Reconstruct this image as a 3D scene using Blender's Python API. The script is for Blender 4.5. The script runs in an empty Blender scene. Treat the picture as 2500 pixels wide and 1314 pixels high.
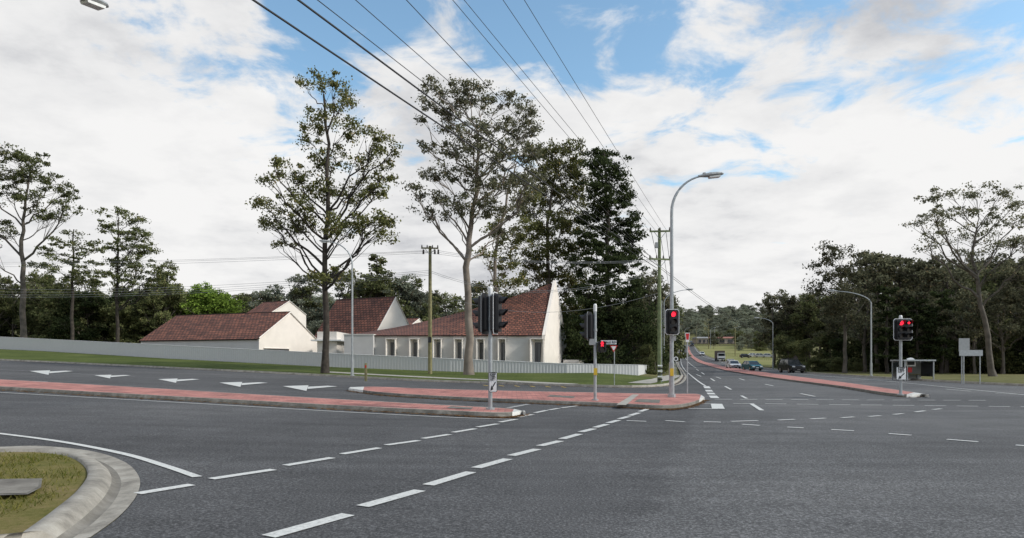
import bpy, bmesh, math, random
import numpy as np
from mathutils import Vector, Matrix
rng=np.random.default_rng(7); random.seed(5)
F=1667.0; HZ=882.0; CH=1.6
scene=bpy.context.scene
# ---------------------------------------------------------------- terrain
YK=[-4000,110,150,200,250,320,420,600,750,950,1200,4000]
YV=[0,0,.3,1.2,3.0,7,13,21,38,66,74,74]
def sp(a,w): return w*np.logaddexp(0,a/w)
def ss(t):
    t=np.clip(t,0,1); return t*t*(3-2*t)
def H(x,y):
    x=np.asarray(x,float); y=np.asarray(y,float)
    R=.035*sp(-x-3,3.0); R=6*np.tanh(R/6)
    R=R*ss((y+30)/30)
    yk=44.5+(4-x)*.375
    q=sp(y-yk-1.5,1.0); q=25*np.tanh(q/25)
    c=.028+.0006*np.clip(-x,0,60)
    g=ss((13+(y-50)*.2-x)/9)
    return R+c*q*g+np.interp(y,YK,YV)
def Hs(x,y): return float(H(x,y))
def P(u,v,h=0.03):
    a=(u-1250)/F; b=(HZ-v)/F
    d=3.0; prev=d
    while d<2500:
        if CH+b*d < Hs(a*d,d)+h: break
        prev=d; d*=1.012
    lo,hi=prev,d
    for _ in range(25):
        m=(lo+hi)/2
        if CH+b*m < Hs(a*m,m)+h: hi=m
        else: lo=m
    return Vector((a*hi,hi,CH+b*hi))
def W(u,v,d): return Vector(((u-1250)/F*d,d,CH+(HZ-v)/F*d))
XS=list(range(-60,62,2)); 
s=4; x=60
while x<2600: x+=s; XS.append(x); XS.insert(0,-x); s=min(s*1.25,200)
YS=list(range(-30,132,2)); y=130
while y<600: y+=10; YS.append(y)
s=15
while y<3800: y+=s; YS.append(y); s=min(s*1.3,300)
YS=sorted(set(YS+[750,950,1200])); y=-30; s=6
while y>-500: y-=s; YS.insert(0,y); s*=1.4
# ---------------------------------------------------------------- materials
MATS={}
def newmat(name):
    m=bpy.data.materials.new(name); m.use_nodes=True; MATS[name]=m
    nt=m.node_tree; b=nt.nodes['Principled BSDF']; return m,nt,b
def simple(name,col,rough=.6,metal=0,noise=.12,scale=6.0,emit=0,spec=.5,bump=0):
    m,nt,b=newmat(name); N=nt.nodes; L=nt.links
    b.inputs['Roughness'].default_value=rough; b.inputs['Metallic'].default_value=metal
    b.inputs['Specular IOR Level'].default_value=spec
    tc=N.new('ShaderNodeTexCoord'); nz=N.new('ShaderNodeTexNoise'); nz.inputs['Scale'].default_value=scale
    nz.inputs['Detail'].default_value=6; L.new(tc.outputs['Object'],nz.inputs['Vector'])
    mr=N.new('ShaderNodeMapRange'); mr.inputs['From Min'].default_value=.3; mr.inputs['From Max'].default_value=.7
    mr.inputs['To Min'].default_value=1-noise; mr.inputs['To Max'].default_value=1+noise
    L.new(nz.outputs['Fac'],mr.inputs['Value'])
    mx=N.new('ShaderNodeVectorMath'); mx.operation='SCALE'; mx.inputs[0].default_value=col[:3]
    L.new(mr.outputs['Result'],mx.inputs['Scale']); L.new(mx.outputs['Vector'],b.inputs['Base Color'])
    if emit:
        b.inputs['Emission Color'].default_value=(*col[:3],1); b.inputs['Emission Strength'].default_value=emit
    if bump:
        bp=N.new('ShaderNodeBump'); bp.inputs['Strength'].default_value=bump; bp.inputs['Distance'].default_value=.02
        L.new(nz.outputs['Fac'],bp.inputs['Height']); L.new(bp.outputs['Normal'],b.inputs['Normal'])
    return m
def ramp(N,stops):
    r=N.new('ShaderNodeValToRGB'); e=r.color_ramp.elements
    while len(e)<len(stops): e.new(.5)
    for i,(p,c) in enumerate(stops): e[i].position=p; e[i].color=(*c,1)
    return r
def noise(N,L,src,scale,detail=5,rough=.55,vecscale=None):
    n=N.new('ShaderNodeTexNoise'); n.inputs['Scale'].default_value=scale; n.inputs['Detail'].default_value=detail
    n.inputs['Roughness'].default_value=rough
    if vecscale:
        mp=N.new('ShaderNodeMapping'); mp.inputs['Scale'].default_value=vecscale; L.new(src,mp.inputs['Vector']); src=mp.outputs['Vector']
    L.new(src,n.inputs['Vector']); return n
def mixc(N,L,fac,a,b,mode='MIX'):
    m=N.new('ShaderNodeMix'); m.data_type='RGBA'; m.blend_type=mode
    for i,s in ((0,fac),(6,a),(7,b)):
        if hasattr(s,'links'): L.new(s,m.inputs[i])
        elif isinstance(s,(tuple,list)): m.inputs[i].default_value=(*s[:3],1)
        else: m.inputs[i].default_value=s
    return m.outputs[2]
# asphalt
m,nt,b=newmat('asphalt'); N=nt.nodes; L=nt.links
geo=N.new('ShaderNodeNewGeometry'); pos=geo.outputs['Position']
fine=noise(N,L,pos,34,3,.85); r1=ramp(N,[(.28,(.022,.0215,.0215)),(.5,(.08,.079,.079)),(.72,(.25,.247,.245))]); L.new(fine.outputs['Fac'],r1.inputs[0])
big=noise(N,L,pos,.13,5,.55); r2=ramp(N,[(.35,(.74,.74,.75)),(.52,(.97,.97,.98)),(.68,(1.2,1.19,1.18))]); L.new(big.outputs['Fac'],r2.inputs[0])
mid=noise(N,L,pos,.9,6,.7); r3=ramp(N,[(.3,(.82,.82,.82)),(.7,(1.14,1.14,1.14))]); L.new(mid.outputs['Fac'],r3.inputs[0])
str_=noise(N,L,pos,1.0,4,.6,(.05,1.6,1)); r4=ramp(N,[(.35,(.88,.88,.88)),(.65,(1.1,1.1,1.1))]); L.new(str_.outputs['Fac'],r4.inputs[0])
c=mixc(N,L,1.0,r1.outputs[0],r2.outputs[0],'MULTIPLY'); c=mixc(N,L,1.0,c,r3.outputs[0],'MULTIPLY'); c=mixc(N,L,1.0,c,r4.outputs[0],'MULTIPLY')
sxy=N.new('ShaderNodeSeparateXYZ'); L.new(pos,sxy.inputs[0])
def mth(op,a,b_=None):
    n=N.new('ShaderNodeMath'); n.operation=op
    for i,q in enumerate((a,b_)):
        if q is None: continue
        if hasattr(q,'links'): L.new(q,n.inputs[i])
        else: n.inputs[i].default_value=q
    return n.outputs[0]
sd=mth('ADD',mth('SUBTRACT',sxy.outputs[0],mth('MULTIPLY',sxy.outputs[1],.305)),.75)
sd=mth('ADD',sd,mth('MULTIPLY',mth('SUBTRACT',mid.outputs['Fac'],.5),.7))
r5=ramp(N,[(.47,(.9,.9,.91)),(.53,(1.15,1.15,1.15))]); L.new(mth('ADD',mth('MULTIPLY',sd,.25),.5),r5.inputs[0])
c=mixc(N,L,1.0,c,r5.outputs[0],'MULTIPLY')
L.new(c,b.inputs['Base Color']); b.inputs['Roughness'].default_value=.9; b.inputs['Specular IOR Level'].default_value=.25
bp=N.new('ShaderNodeBump'); bp.inputs['Strength'].default_value=.6; bp.inputs['Distance'].default_value=.01
L.new(fine.outputs['Fac'],bp.inputs['Height']); L.new(bp.outputs['Normal'],b.inputs['Normal'])
m,nt,b=newmat('road_paint'); N=nt.nodes; L=nt.links
geo=N.new('ShaderNodeNewGeometry'); n1=noise(N,L,geo.outputs['Position'],25,5,.75)
r=ramp(N,[(.3,(.16,.16,.155)),(.42,(.5,.495,.47)),(.6,(.64,.635,.6))]); L.new(n1.outputs['Fac'],r.inputs[0]); L.new(r.outputs[0],b.inputs['Base Color'])
m,nt,b=newmat('road_paint_worn'); N=nt.nodes; L=nt.links
geo=N.new('ShaderNodeNewGeometry'); n1=noise(N,L,geo.outputs['Position'],14,6,.8)
r=ramp(N,[(.38,(.1,.1,.1)),(.5,(.35,.35,.34)),(.7,(.5,.5,.48))]); L.new(n1.outputs['Fac'],r.inputs[0]); L.new(r.outputs[0],b.inputs['Base Color'])
m,nt,b=newmat('red_pavers'); N=nt.nodes; L=nt.links
geo=N.new('ShaderNodeNewGeometry'); br=N.new('ShaderNodeTexBrick'); L.new(geo.outputs['Position'],br.inputs['Vector'])
br.inputs['Color1'].default_value=(.50,.2,.165,1); br.inputs['Color2'].default_value=(.38,.145,.12,1); br.inputs['Mortar'].default_value=(.2,.11,.095,1)
br.inputs['Scale'].default_value=1; br.inputs['Brick Width'].default_value=.4; br.inputs['Row Height'].default_value=.2; br.inputs['Mortar Size'].default_value=.015
n1=noise(N,L,geo.outputs['Position'],1.2,7,.75); r=ramp(N,[(.32,(.42,.4,.4)),(.52,(1,1,1)),(.75,(1.3,1.4,1.4))]); L.new(n1.outputs['Fac'],r.inputs[0])
L.new(mixc(N,L,1.0,br.outputs['Color'],r.outputs[0],'MULTIPLY'),b.inputs['Base Color']); b.inputs['Roughness'].default_value=.85
def concrete(name,c0,c1,c2,sc=2.5):
    m,nt,b=newmat(name); N=nt.nodes; L=nt.links
    geo=N.new('ShaderNodeNewGeometry'); n1=noise(N,L,geo.outputs['Position'],sc,9,.75)
    r=ramp(N,[(.3,c0),(.5,c1),(.7,c2)]); L.new(n1.outputs['Fac'],r.inputs[0]); L.new(r.outputs[0],b.inputs['Base Color']); b.inputs['Roughness'].default_value=.9
    n2=noise(N,L,geo.outputs['Position'],40,3,.7); bp=N.new('ShaderNodeBump'); bp.inputs['Strength'].default_value=.5; bp.inputs['Distance'].default_value=.01
    L.new(n2.outputs['Fac'],bp.inputs['Height']); L.new(bp.outputs['Normal'],b.inputs['Normal'])
concrete('concrete_kerb',(.14,.125,.105),(.29,.265,.225),(.42,.39,.34))
concrete('concrete_gutter',(.07,.062,.052),(.16,.145,.122),(.26,.24,.21),1.6)
concrete('concrete_dirty',(.06,.055,.048),(.14,.13,.11),(.26,.24,.21),3.5)
concrete('concrete_path',(.24,.22,.19),(.33,.31,.27),(.4,.38,.34))
concrete('white_kerb_paint',(.3,.29,.27),(.55,.54,.51),(.68,.67,.64),5)
def grass(name,ca,cb,cc,s1=.25,s2=3.):
    m,nt,b=newmat(name); N=nt.nodes; L=nt.links
    geo=N.new('ShaderNodeNewGeometry'); n1=noise(N,L,geo.outputs['Position'],s1,6,.6); n2=noise(N,L,geo.outputs['Position'],s2,8,.8)
    r=ramp(N,[(.35,ca),(.5,cb),(.66,cc)]); 
    ad=N.new('ShaderNodeMath'); ad.operation='ADD'; mu=N.new('ShaderNodeMath'); mu.operation='MULTIPLY'; mu.inputs[1].default_value=.5
    mu2=N.new('ShaderNodeMath'); mu2.operation='MULTIPLY'; mu2.inputs[1].default_value=.5
    L.new(n1.outputs['Fac'],mu.inputs[0]); L.new(n2.outputs['Fac'],mu2.inputs[0]); L.new(mu.outputs[0],ad.inputs[0]); L.new(mu2.outputs[0],ad.inputs[1])
    L.new(ad.outputs[0],r.inputs[0]); L.new(r.outputs[0],b.inputs['Base Color']); b.inputs['Roughness'].default_value=1; b.inputs['Specular IOR Level'].default_value=.1
    bp=N.new('ShaderNodeBump'); bp.inputs['Strength'].default_value=.8; bp.inputs['Distance'].default_value=.08
    L.new(n2.outputs['Fac'],bp.inputs['Height']); L.new(bp.outputs['Normal'],b.inputs['Normal'])
grass('grass_dry',(.06,.07,.025),(.13,.125,.05),(.22,.185,.1),.12,1.5)
grass('grass_lawn',(.04,.055,.014),(.08,.102,.028),(.13,.145,.048),.25,4.)
grass('grass_corner',(.08,.1,.02),(.2,.175,.06),(.3,.22,.12),.9,12.)
grass('grass_field',(.12,.13,.045),(.19,.19,.07),(.26,.23,.11),.05,.4)
def leafmat(name,dark,lite,extra=None,trans=.35):
    m,nt,b=newmat(name); N=nt.nodes; L=nt.links; N.remove(b)
    geo=N.new('ShaderNodeNewGeometry'); oi=N.new('ShaderNodeObjectInfo')
    stops=[(0,dark),(.75,lite)]
    if extra: stops+= [(.93,lite),(1.,extra)]
    r=ramp(N,stops); L.new(geo.outputs['Random Per Island'],r.inputs[0])
    mr=N.new('ShaderNodeMapRange'); mr.inputs['To Min'].default_value=.65; mr.inputs['To Max'].default_value=1.4; L.new(oi.outputs['Random'],mr.inputs['Value'])
    vs=N.new('ShaderNodeVectorMath'); vs.operation='SCALE'; L.new(r.outputs[0],vs.inputs[0]); L.new(mr.outputs[0],vs.inputs['Scale'])
    df=N.new('ShaderNodeBsdfDiffuse'); L.new(vs.outputs[0],df.inputs['Color'])
    tr=N.new('ShaderNodeBsdfTranslucent'); L.new(vs.outputs[0],tr.inputs['Color'])
    mx=N.new('ShaderNodeMixShader'); mx.inputs[0].default_value=trans; L.new(df.outputs[0],mx.inputs[1]); L.new(tr.outputs[0],mx.inputs[2])
    L.new(mx.outputs[0],N['Material Output'].inputs['Surface'])
leafmat('leaf_euc',(.04,.045,.018),(.165,.17,.068),(.34,.24,.1))
leafmat('leaf_euc_grey',(.055,.058,.036),(.185,.185,.115),(.28,.21,.12))
leafmat('leaf_dark',(.018,.027,.013),(.07,.088,.038))
leafmat('leaf_mid',(.052,.064,.027),(.19,.205,.092),(.27,.22,.11))
leafmat('leaf_bright',(.09,.145,.025),(.2,.28,.055))
leafmat('leaf_far_haze',(.16,.18,.135),(.27,.29,.215),(.4,.29,.18))  # distance haze painted into the leaf colour: paler and greyer
leafmat('grass_blades',(.09,.12,.02),(.27,.25,.07),(.4,.32,.16))
leafmat('leaf_litter',(.1,.05,.025),(.25,.15,.08))
simple('bark_dark',(.045,.036,.029),.95,noise=.5,scale=3,bump=.8)
simple('bark_pale',(.2,.165,.135),.85,noise=.35,scale=1.2,bump=.4)
simple('bark_mid',(.1,.085,.07),.9,noise=.4,scale=2)
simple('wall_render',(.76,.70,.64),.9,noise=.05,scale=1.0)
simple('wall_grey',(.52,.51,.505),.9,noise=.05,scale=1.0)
simple('wall_front_shaded',(.58,.565,.545),.9,noise=.05,scale=1.0)  # darker copy of wall_render: shade of the front wall put into its colour
simple('fence_metal',(.54,.54,.54),.6,noise=.04)
simple('galv_steel',(.36,.38,.39),.45,.4,noise=.15)
simple('lamp_grey',(.3,.31,.31),.5,noise=.1)
simple('timber_green',(.17,.2,.1),.9,noise=.3,scale=4)
simple('timber_brown',(.2,.18,.09),.9,noise=.3,scale=4)
simple('black_plastic',(.012,.012,.014),.45,noise=.1)
simple('wire_black',(.015,.015,.016),.6,noise=.1)
simple('cable_grey',(.3,.3,.31),.6,noise=.1)
simple('insulator',(.04,.025,.02),.4)
simple('white_paint',(.74,.74,.74),.5,noise=.05)
simple('sign_red',(.55,.02,.02),.5,noise=.05)
simple('sign_brown',(.08,.06,.05),.6)
simple('sign_black',(.01,.01,.01),.5)
simple('sign_yellow',(.6,.4,.03),.5)
simple('lens_red',(1.,.02,.05),.4,emit=1.6)
simple('lens_off',(.03,.02,.015),.25)
simple('headlamp',(.8,.8,.78),.2)
simple('glass_dark',(.02,.024,.028),.08,noise=.02,spec=.8)
simple('window_dark',(.05,.052,.055),.15,noise=.1)
simple('tyre',(.012,.012,.012),.9)
simple('chrome',(.6,.6,.6),.25,.9,noise=.02)
simple('car_white',(.75,.75,.75),.25,noise=.02); simple('car_dark',(.018,.02,.022),.25,noise=.02)
simple('car_teal',(.02,.12,.16),.25,noise=.02); simple('car_silver',(.4,.41,.42),.3,.3,noise=.02); simple('car_red',(.35,.02,.02),.3,noise=.02)
simple('shop_red',(.26,.1,.07),.7); simple('shop_roof',(.24,.23,.22),.6); simple('shop_wall',(.36,.3,.25),.9)
m,nt,b=newmat('terracotta_tiles'); N=nt.nodes; L=nt.links
uv=N.new('ShaderNodeUVMap'); br=N.new('ShaderNodeTexBrick'); L.new(uv.outputs[0],br.inputs['Vector'])
br.inputs['Color1'].default_value=(.25,.095,.06,1); br.inputs['Color2'].default_value=(.11,.046,.034,1); br.inputs['Mortar'].default_value=(.03,.014,.01,1)
br.inputs['Scale'].default_value=1; br.inputs['Brick Width'].default_value=.5; br.inputs['Row Height'].default_value=.4; br.inputs['Mortar Size'].default_value=.06; br.inputs['Mortar Smooth'].default_value=.4
n1=noise(N,L,uv.outputs[0],.9,6,.7); r=ramp(N,[(.3,(.65,.6,.6)),(.7,(1.3,1.3,1.3))]); L.new(n1.outputs['Fac'],r.inputs[0])
L.new(mixc(N,L,1.0,br.outputs['Color'],r.outputs[0],'MULTIPLY'),b.inputs['Base Color']); b.inputs['Roughness'].default_value=.85
bp=N.new('ShaderNodeBump'); bp.inputs['Strength'].default_value=.7; bp.inputs['Distance'].default_value=.05; bp.invert=True
L.new(br.outputs['Fac'],bp.inputs['Height']); L.new(bp.outputs['Normal'],b.inputs['Normal'])
# ---------------------------------------------------------------- mesh builder
class MB:
    def __init__(s): s.v=[];s.f=[];s.m=[];s.mats=[];s.M=Matrix.Identity(4)
    def mi(s,n):
        if n not in s.mats: s.mats.append(n)
        return s.mats.index(n)
    def add(s,vs,fs,mat):
        o=len(s.v); s.v+= [tuple(s.M@Vector(p)) for p in vs]; k=s.mi(mat)
        for f in fs: s.f.append([i+o for i in f]); s.m.append(k)
    def box(s,c,sz,mat,rz=0,top=(1,1)):
        hx,hy,hz=sz[0]/2,sz[1]/2,sz[2]/2; R=Matrix.Rotation(rz,3,'Z'); vs=[]
        for z,sx,sy in((-hz,1,1),(hz,top[0],top[1])):
            for a,bb in((-1,-1),(1,-1),(1,1),(-1,1)):
                vs.append(Vector(c)+R@Vector((a*hx*sx,bb*hy*sy,z)))
        s.add(vs,[(3,2,1,0),(4,5,6,7),(0,1,5,4),(1,2,6,5),(2,3,7,6),(3,0,4,7)],mat)
    def tube(s,pts,rad,mat,n=8,cap=True):
        pts=[Vector(p) for p in pts]; 
        if not hasattr(rad,'__len__'): rad=[rad]*len(pts)
        vs=[];fs=[]
        for i,p in enumerate(pts):
            t=(pts[min(i+1,len(pts)-1)]-pts[max(i-1,0)]).normalized()
            r=Vector((0,0,1)) if abs(t.z)<.8 else Vector((0,1,0))
            a=t.cross(r).normalized(); bb=t.cross(a)
            for k in range(n):
                th=2*math.pi*k/n; vs.append(p+(a*math.cos(th)+bb*math.sin(th))*rad[i])
        for i in range(len(pts)-1):
            for k in range(n):
                k2=(k+1)%n; fs.append((i*n+k,i*n+k2,(i+1)*n+k2,(i+1)*n+k))
        if cap: fs.append(tuple(range(n))); fs.append(tuple((len(pts)-1)*n+k for k in range(n))[::-1])
        s.add(vs,fs,mat)
    def prism(s,poly,y0,y1,mat):
        n=len(poly); vs=[(a,y0,z) for a,z in poly]+[(a,y1,z) for a,z in poly]
        fs=[tuple(range(n)),tuple(range(2*n-1,n-1,-1))]+[(i,i+n,(i+1)%n+n,(i+1)%n) for i in range(n)]
        s.add(vs,fs,mat)
    def poly(s,pts,mat): s.add(pts,[tuple(range(len(pts)))],mat)
    def build(s,name,parent=None,smooth=False):
        me=bpy.data.meshes.new(name); me.from_pydata(s.v,[],s.f)
        for n in s.mats: me.materials.append(MATS[n])
        me.polygons.foreach_set('material_index',s.m)
        if smooth: me.polygons.foreach_set('use_smooth',[True]*len(s.f))
        me.update(); bm=bmesh.new(); bm.from_mesh(me); bmesh.ops.recalc_face_normals(bm,faces=bm.faces); bm.to_mesh(me); bm.free()
        o=bpy.data.objects.new(name,me); scene.collection.objects.link(o)
        if parent: o.parent=parent
        return o
def empty(name):
    e=bpy.data.objects.new(name,None); scene.collection.objects.link(e); return e
def text(body,size,loc,rz,mat,parent,name='lettering',sx=1,bold=0):
    c=bpy.data.curves.new(name,'FONT'); c.body=body; c.size=size; c.align_x='CENTER'; c.align_y='CENTER'; c.extrude=.002; c.offset=bold
    c.materials.append(MATS[mat]); o=bpy.data.objects.new(name,c); scene.collection.objects.link(o)
    o.location=loc; o.rotation_euler=(math.pi/2,0,rz); o.scale=(sx,1,1); o.parent=parent; return o
# ---------------------------------------------------------------- ground
V=[(x,y,Hs(x,y)) for y in YS for x in XS]; nx=len(XS)
Fc=[(j*nx+i,j*nx+i+1,(j+1)*nx+i+1,(j+1)*nx+i) for j in range(len(YS)-1) for i in range(nx-1)]
mb=MB(); mb.add(V,Fc,'grass_dry'); mb.build('ground',smooth=True)
def drape(name,poly,off,mat):
    bm=bmesh.new(); vs=[bm.verts.new((p[0],p[1],0)) for p in poly]; bm.faces.new(vs)
    x0=min(p[0] for p in poly);x1=max(p[0] for p in poly);y0=min(p[1] for p in poly);y1=max(p[1] for p in poly)
    bmesh.ops.triangulate(bm,faces=bm.faces[:])
    for g in XS:
        if x0<g<x1: bmesh.ops.bisect_plane(bm,geom=bm.verts[:]+bm.edges[:]+bm.faces[:],plane_co=(g,0,0),plane_no=(1,0,0))
    for g in YS:
        if y0<g<y1: bmesh.ops.bisect_plane(bm,geom=bm.verts[:]+bm.edges[:]+bm.faces[:],plane_co=(0,g,0),plane_no=(0,1,0))
    for v in bm.verts: v.co.z=Hs(v.co.x,v.co.y)+off
    bmesh.ops.recalc_face_normals(bm,faces=bm.faces[:])
    me=bpy.data.meshes.new(name); bm.to_mesh(me); bm.free(); me.materials.append(MATS[mat])
    if me.polygons and me.polygons[0].normal.z<0: me.flip_normals()
    o=bpy.data.objects.new(name,me); scene.collection.objects.link(o); return o
def smoothline(pts,n):
    pts=[Vector(p) for p in pts]; out=[]
    def cr(i,t):
        p0=pts[max(i-1,0)];p1=pts[i];p2=pts[i+1];p3=pts[min(i+2,len(pts)-1)]
        return .5*((2*p1)+(p2-p0)*t+(2*p0-5*p1+4*p2-p3)*t*t+(3*p1-p0-3*p2+p3)*t**3)
    for k in range(n):
        s_=k/(n-1)*(len(pts)-1); i=min(int(s_),len(pts)-2); out.append(cr(i,s_-i))
    return out
backk=[(0,880),(400,899),(780,918),(1000,930),(1200,937),(1350,942.5),(1500,946.5),(1590,945.5),(1640,940),(1660,930),(1668,918)]
BK=[P(u,v) for u,v in backk]
lext=BK[0]+(BK[0]-BK[1]).normalized()*70
mainL=[P(u,v) for u,v in [(1662,905),(1654,890),(1652,872),(1657,855),(1666,842)]]
mainR=[P(u,v) for u,v in [(1692,842),(1702,854),(1722,868),(1765,882),(1820,893),(1890,902),(1970,911),(2100,920),(2250,930),(2400,938),(2500,943)]]
cornerO=[(0,1092),(100,1090),(220,1102),(300,1127),(338,1163),(336,1205),(295,1258),(220,1314)]
CO=[P(u,v,0.03) for u,v in cornerO]
CO=[CO[0]+Vector((-50,2,0)),CO[0]+Vector((-4,-.05,0))]+CO+[Vector((-4.3,4.5,0)),Vector((-6,1.5,0)),Vector((-16,-1,0)),Vector((-60,-2,0))]
LBK=smoothline(BK,40)
MR=smoothline(mainR,40); ML=smoothline(mainL,20)
asph=[lext]+LBK+ML+MR+[MR[-1]+Vector((60,-4,0)),Vector((130,-30,0)),Vector((-60,-30,0))]+[Vector((-62,-3,0))]+[c for c in smoothline(CO[2:10],40)][::-1]+[CO[1],CO[0],Vector((-110,20,0)),Vector((-120,60,0))]
drape('asphalt_road',asph,.03,'asphalt')
lawn=[lext+Vector((0,.3,0))]+[p+Vector((0,.25,0)) for p in LBK[:34]]+[Vector((13,56,0)),Vector((12,66,0)),Vector((8,110,0)),Vector((-120,110,0))]
drape('lawn_grass',lawn,.012,'grass_lawn')
fld=[P(u,v,.01) for u,v in [(1716,862),(1775,882.5),(1880,897),(1890,880),(1880,858),(1800,846),(1700,845)]]
drape('field_grass',fld,.02,'grass_field')
def strip(mb_,pts,w,mat,off):
    n=len(pts); vs=[]
    for i,p in enumerate(pts):
        t=(pts[min(i+1,n-1)]-pts[max(i-1,0)]); t.z=0; t.normalize(); nn=Vector((-t.y,t.x,0))
        for s_ in(1,-1):
            q=p+nn*w/2*s_; o=off if not callable(off) else off(q); vs.append((q.x,q.y,Hs(q.x,q.y)+o))
    mb_.add(vs,[(2*i,2*i+1,2*i+3,2*i+2) for i in range(n-1)],mat)
def dens(pts,step=1.0):
    out=[]
    for a,b_ in zip(pts,pts[1:]):
        k=max(1,int((b_-a).length/step)); out+=[a.lerp(b_,i/k) for i in range(k)]
    return out+[pts[-1]]
mb=MB()
strip(mb,dens([P(795,908),P(1000,919),P(1200,928),P(1400,938)]),1.3,'concrete_path',.035)
strip(mb,dens([P(1560,936),P(1615,927),P(1650,916)]),1.6,'concrete_path',.04)
mb.build('footpath')
def kerb(pts,side,name,h=.15):
    prof=[(-.4,.034,'c'),(0,.022,'c'),(.06,h+.02,'c'),(.2,h+.02,'c'),(.24,-.05,'c')]
    n=len(pts); mb_=MB(); vs=[]
    for i,p in enumerate(pts):
        t=(pts[min(i+1,n-1)]-pts[max(i-1,0)]); t.z=0; t.normalize(); nn=Vector((-t.y,t.x,0))*side
        for o,z,_ in prof:
            q=p+nn*o; vs.append((q.x,q.y,Hs(p.x,p.y)+z+(.006 if o==-.4 else 0)))
    k=len(prof)
    mb_.add(vs,[(i*k+j,i*k+j+1,(i+1)*k+j+1,(i+1)*k+j) for i in range(n-1) for j in range(k-1)],'concrete_kerb')
    return mb_.build(name)
kerb(dens([lext]+LBK+ML,1.5),1,'kerb')
kerb(dens(MR+[MR[-1]+Vector((60,-4,0))],2),1,'kerb')
LIT=[]
def median(name,front,back,nose=(),nfront=60,h=.16,mat='red_pavers',cw=.28):
    A=smoothline([P(u,v,.03) for u,v in front],nfront); B=smoothline([P(u,v,h) for u,v in back],nfront); LIT.append(A)
    vs=[]; mb_=MB(); k=8
    for a,b_ in zip(A,B):
        a=Vector((a.x,a.y,0)); b_=Vector((b_.x,b_.y,0)); w=(b_-a).length; d=(b_-a).normalized() if w>1e-4 else Vector((0,1,0))
        f=min(1,w/(2.4*cw)); hh=h
        for o,z in((0,.02),(.05*f,.09),(.12*f,hh),(cw*f,hh),(cw*f+.001,hh+.001)):
            q=a+d*o; vs.append((q.x,q.y,Hs(q.x,q.y)+z))
        for o,z in((cw*f,hh+.001),(.1*f,hh),(0,.02)):
            q=b_-d*o; vs.append((q.x,q.y,Hs(q.x,q.y)+z))
    n=len(A)
    for j in range(k-1):
        for i in range(n-1):
            t=i/(n-1); isn=any(lo<=t<=hi for lo,hi in nose)
            mt='concrete_dirty' if j in(0,1) else ('concrete_kerb' if j!=4 else mat)
            if isn: mt='white_kerb_paint'
            o=i*k+j; mb_.add([vs[o],vs[o+1],vs[o+k+1],vs[o+k]],[(0,1,2,3)],mt)
    for e in(0,n-1):
        mb_.add([vs[e*k+j] for j in range(k)],[tuple(range(k))],'white_kerb_paint')
    bm_o=mb_.build(name)
    bm=bmesh.new(); bm.from_mesh(bm_o.data); bmesh.ops.remove_doubles(bm,verts=bm.verts,dist=.0002); bmesh.ops.recalc_face_normals(bm,faces=bm.faces); bm.to_mesh(bm_o.data); bm.free()
    return bm_o
median('paved_median',[(-250,938),(0,953),(300,971),(600,988),(900,1005),(1100,1015),(1200,1020),(1250,1019),(1280,1013)],
       [(-250,912),(0,926),(300,943),(600,961),(900,978),(1100,989),(1200,994),(1255,998),(1283,1006)],nose=((.87,1),),nfront=90)
median('paved_median',[(851,955),(925,965),(1050,974),(1250,984),(1450,992),(1600,1000),(1660,998),(1700,988),(1718,978)],
       [(856,945),(925,944),(1050,949),(1250,954),(1450,958),(1600,961),(1670,961),(1705,962),(1721,970)],nose=((0,.06),(.9,1)),nfront=70)
median('paved_median',[(1677,848),(1680,862),(1696,880),(1735,896),(1800,911),(1900,927),(2040,946),(2180,968),(2255,969)],
       [(1682,846),(1688,861),(1706,877),(1748,890),(1810,901),(1910,915),(2050,932),(2200,953),(2270,964)],nose=((.9,1),),nfront=80,cw=.25)
mb=MB()
def mpoly(pts,h,mat): mb.poly([P(u,v,h) for u,v in pts],mat)
mpoly([(1505,988),(1528,989),(1560,963.5),(1545,963)],.168,'concrete_path')
mpoly([(1548,981),(1610,984),(1612,976),(1560,974)],.169,'concrete_dirty')
mpoly([(1335,968),(1400,972),(1404,968),(1345,964)],.169,'concrete_dirty')
mpoly([(1090,996),(1150,999),(1155,995),(1100,992)],.17,'concrete_dirty')
mb.build('service_pit_covers')
# ---------------------------------------------------------------- road markings
mk=MB()
offm=lambda q:.038+.0003*max(q.y,0)
def seg(u1,v1,u2,v2,w=.15,mat='road_paint'): strip(mk,dens([P(u1,v1),P(u2,v2)],1.5),w,mat,offm)
def line(pts,w=.12,n=60,mat='road_paint'): strip(mk,smoothline([P(u,v) for u,v in pts],n),w,mat,offm)
for a in [(335,1207,468,1185),(515,1171,668,1148),(697,1138,811,1119),(835,1110,926,1095),(943,1088,1022,1077),(1033,1072,1097,1062),(1106,1057,1160,1048),(1166,1044,1215,1036),(1220,1032,1260,1025),(1265,1020,1300,1013),(1306,1009,1335,1003),(1340,1002,1365,998),(1370,997,1410,992)]: seg(*a,.15)
for a in [(655,1312,850,1258),(885,1238,1025,1199),(1045,1186,1150,1154),(1162,1144,1240,1122),(1248,1114,1312,1098),(1318,1090,1368,1078),(1372,1073,1415,1061),(1418,1056,1450,1048),(1453,1045,1482,1037),(1485,1034,1510,1027),(1512,1024,1535,1018),(1537,1016,1560,1009),(1562,1006,1587,998)]: seg(*a,.17)
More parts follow.
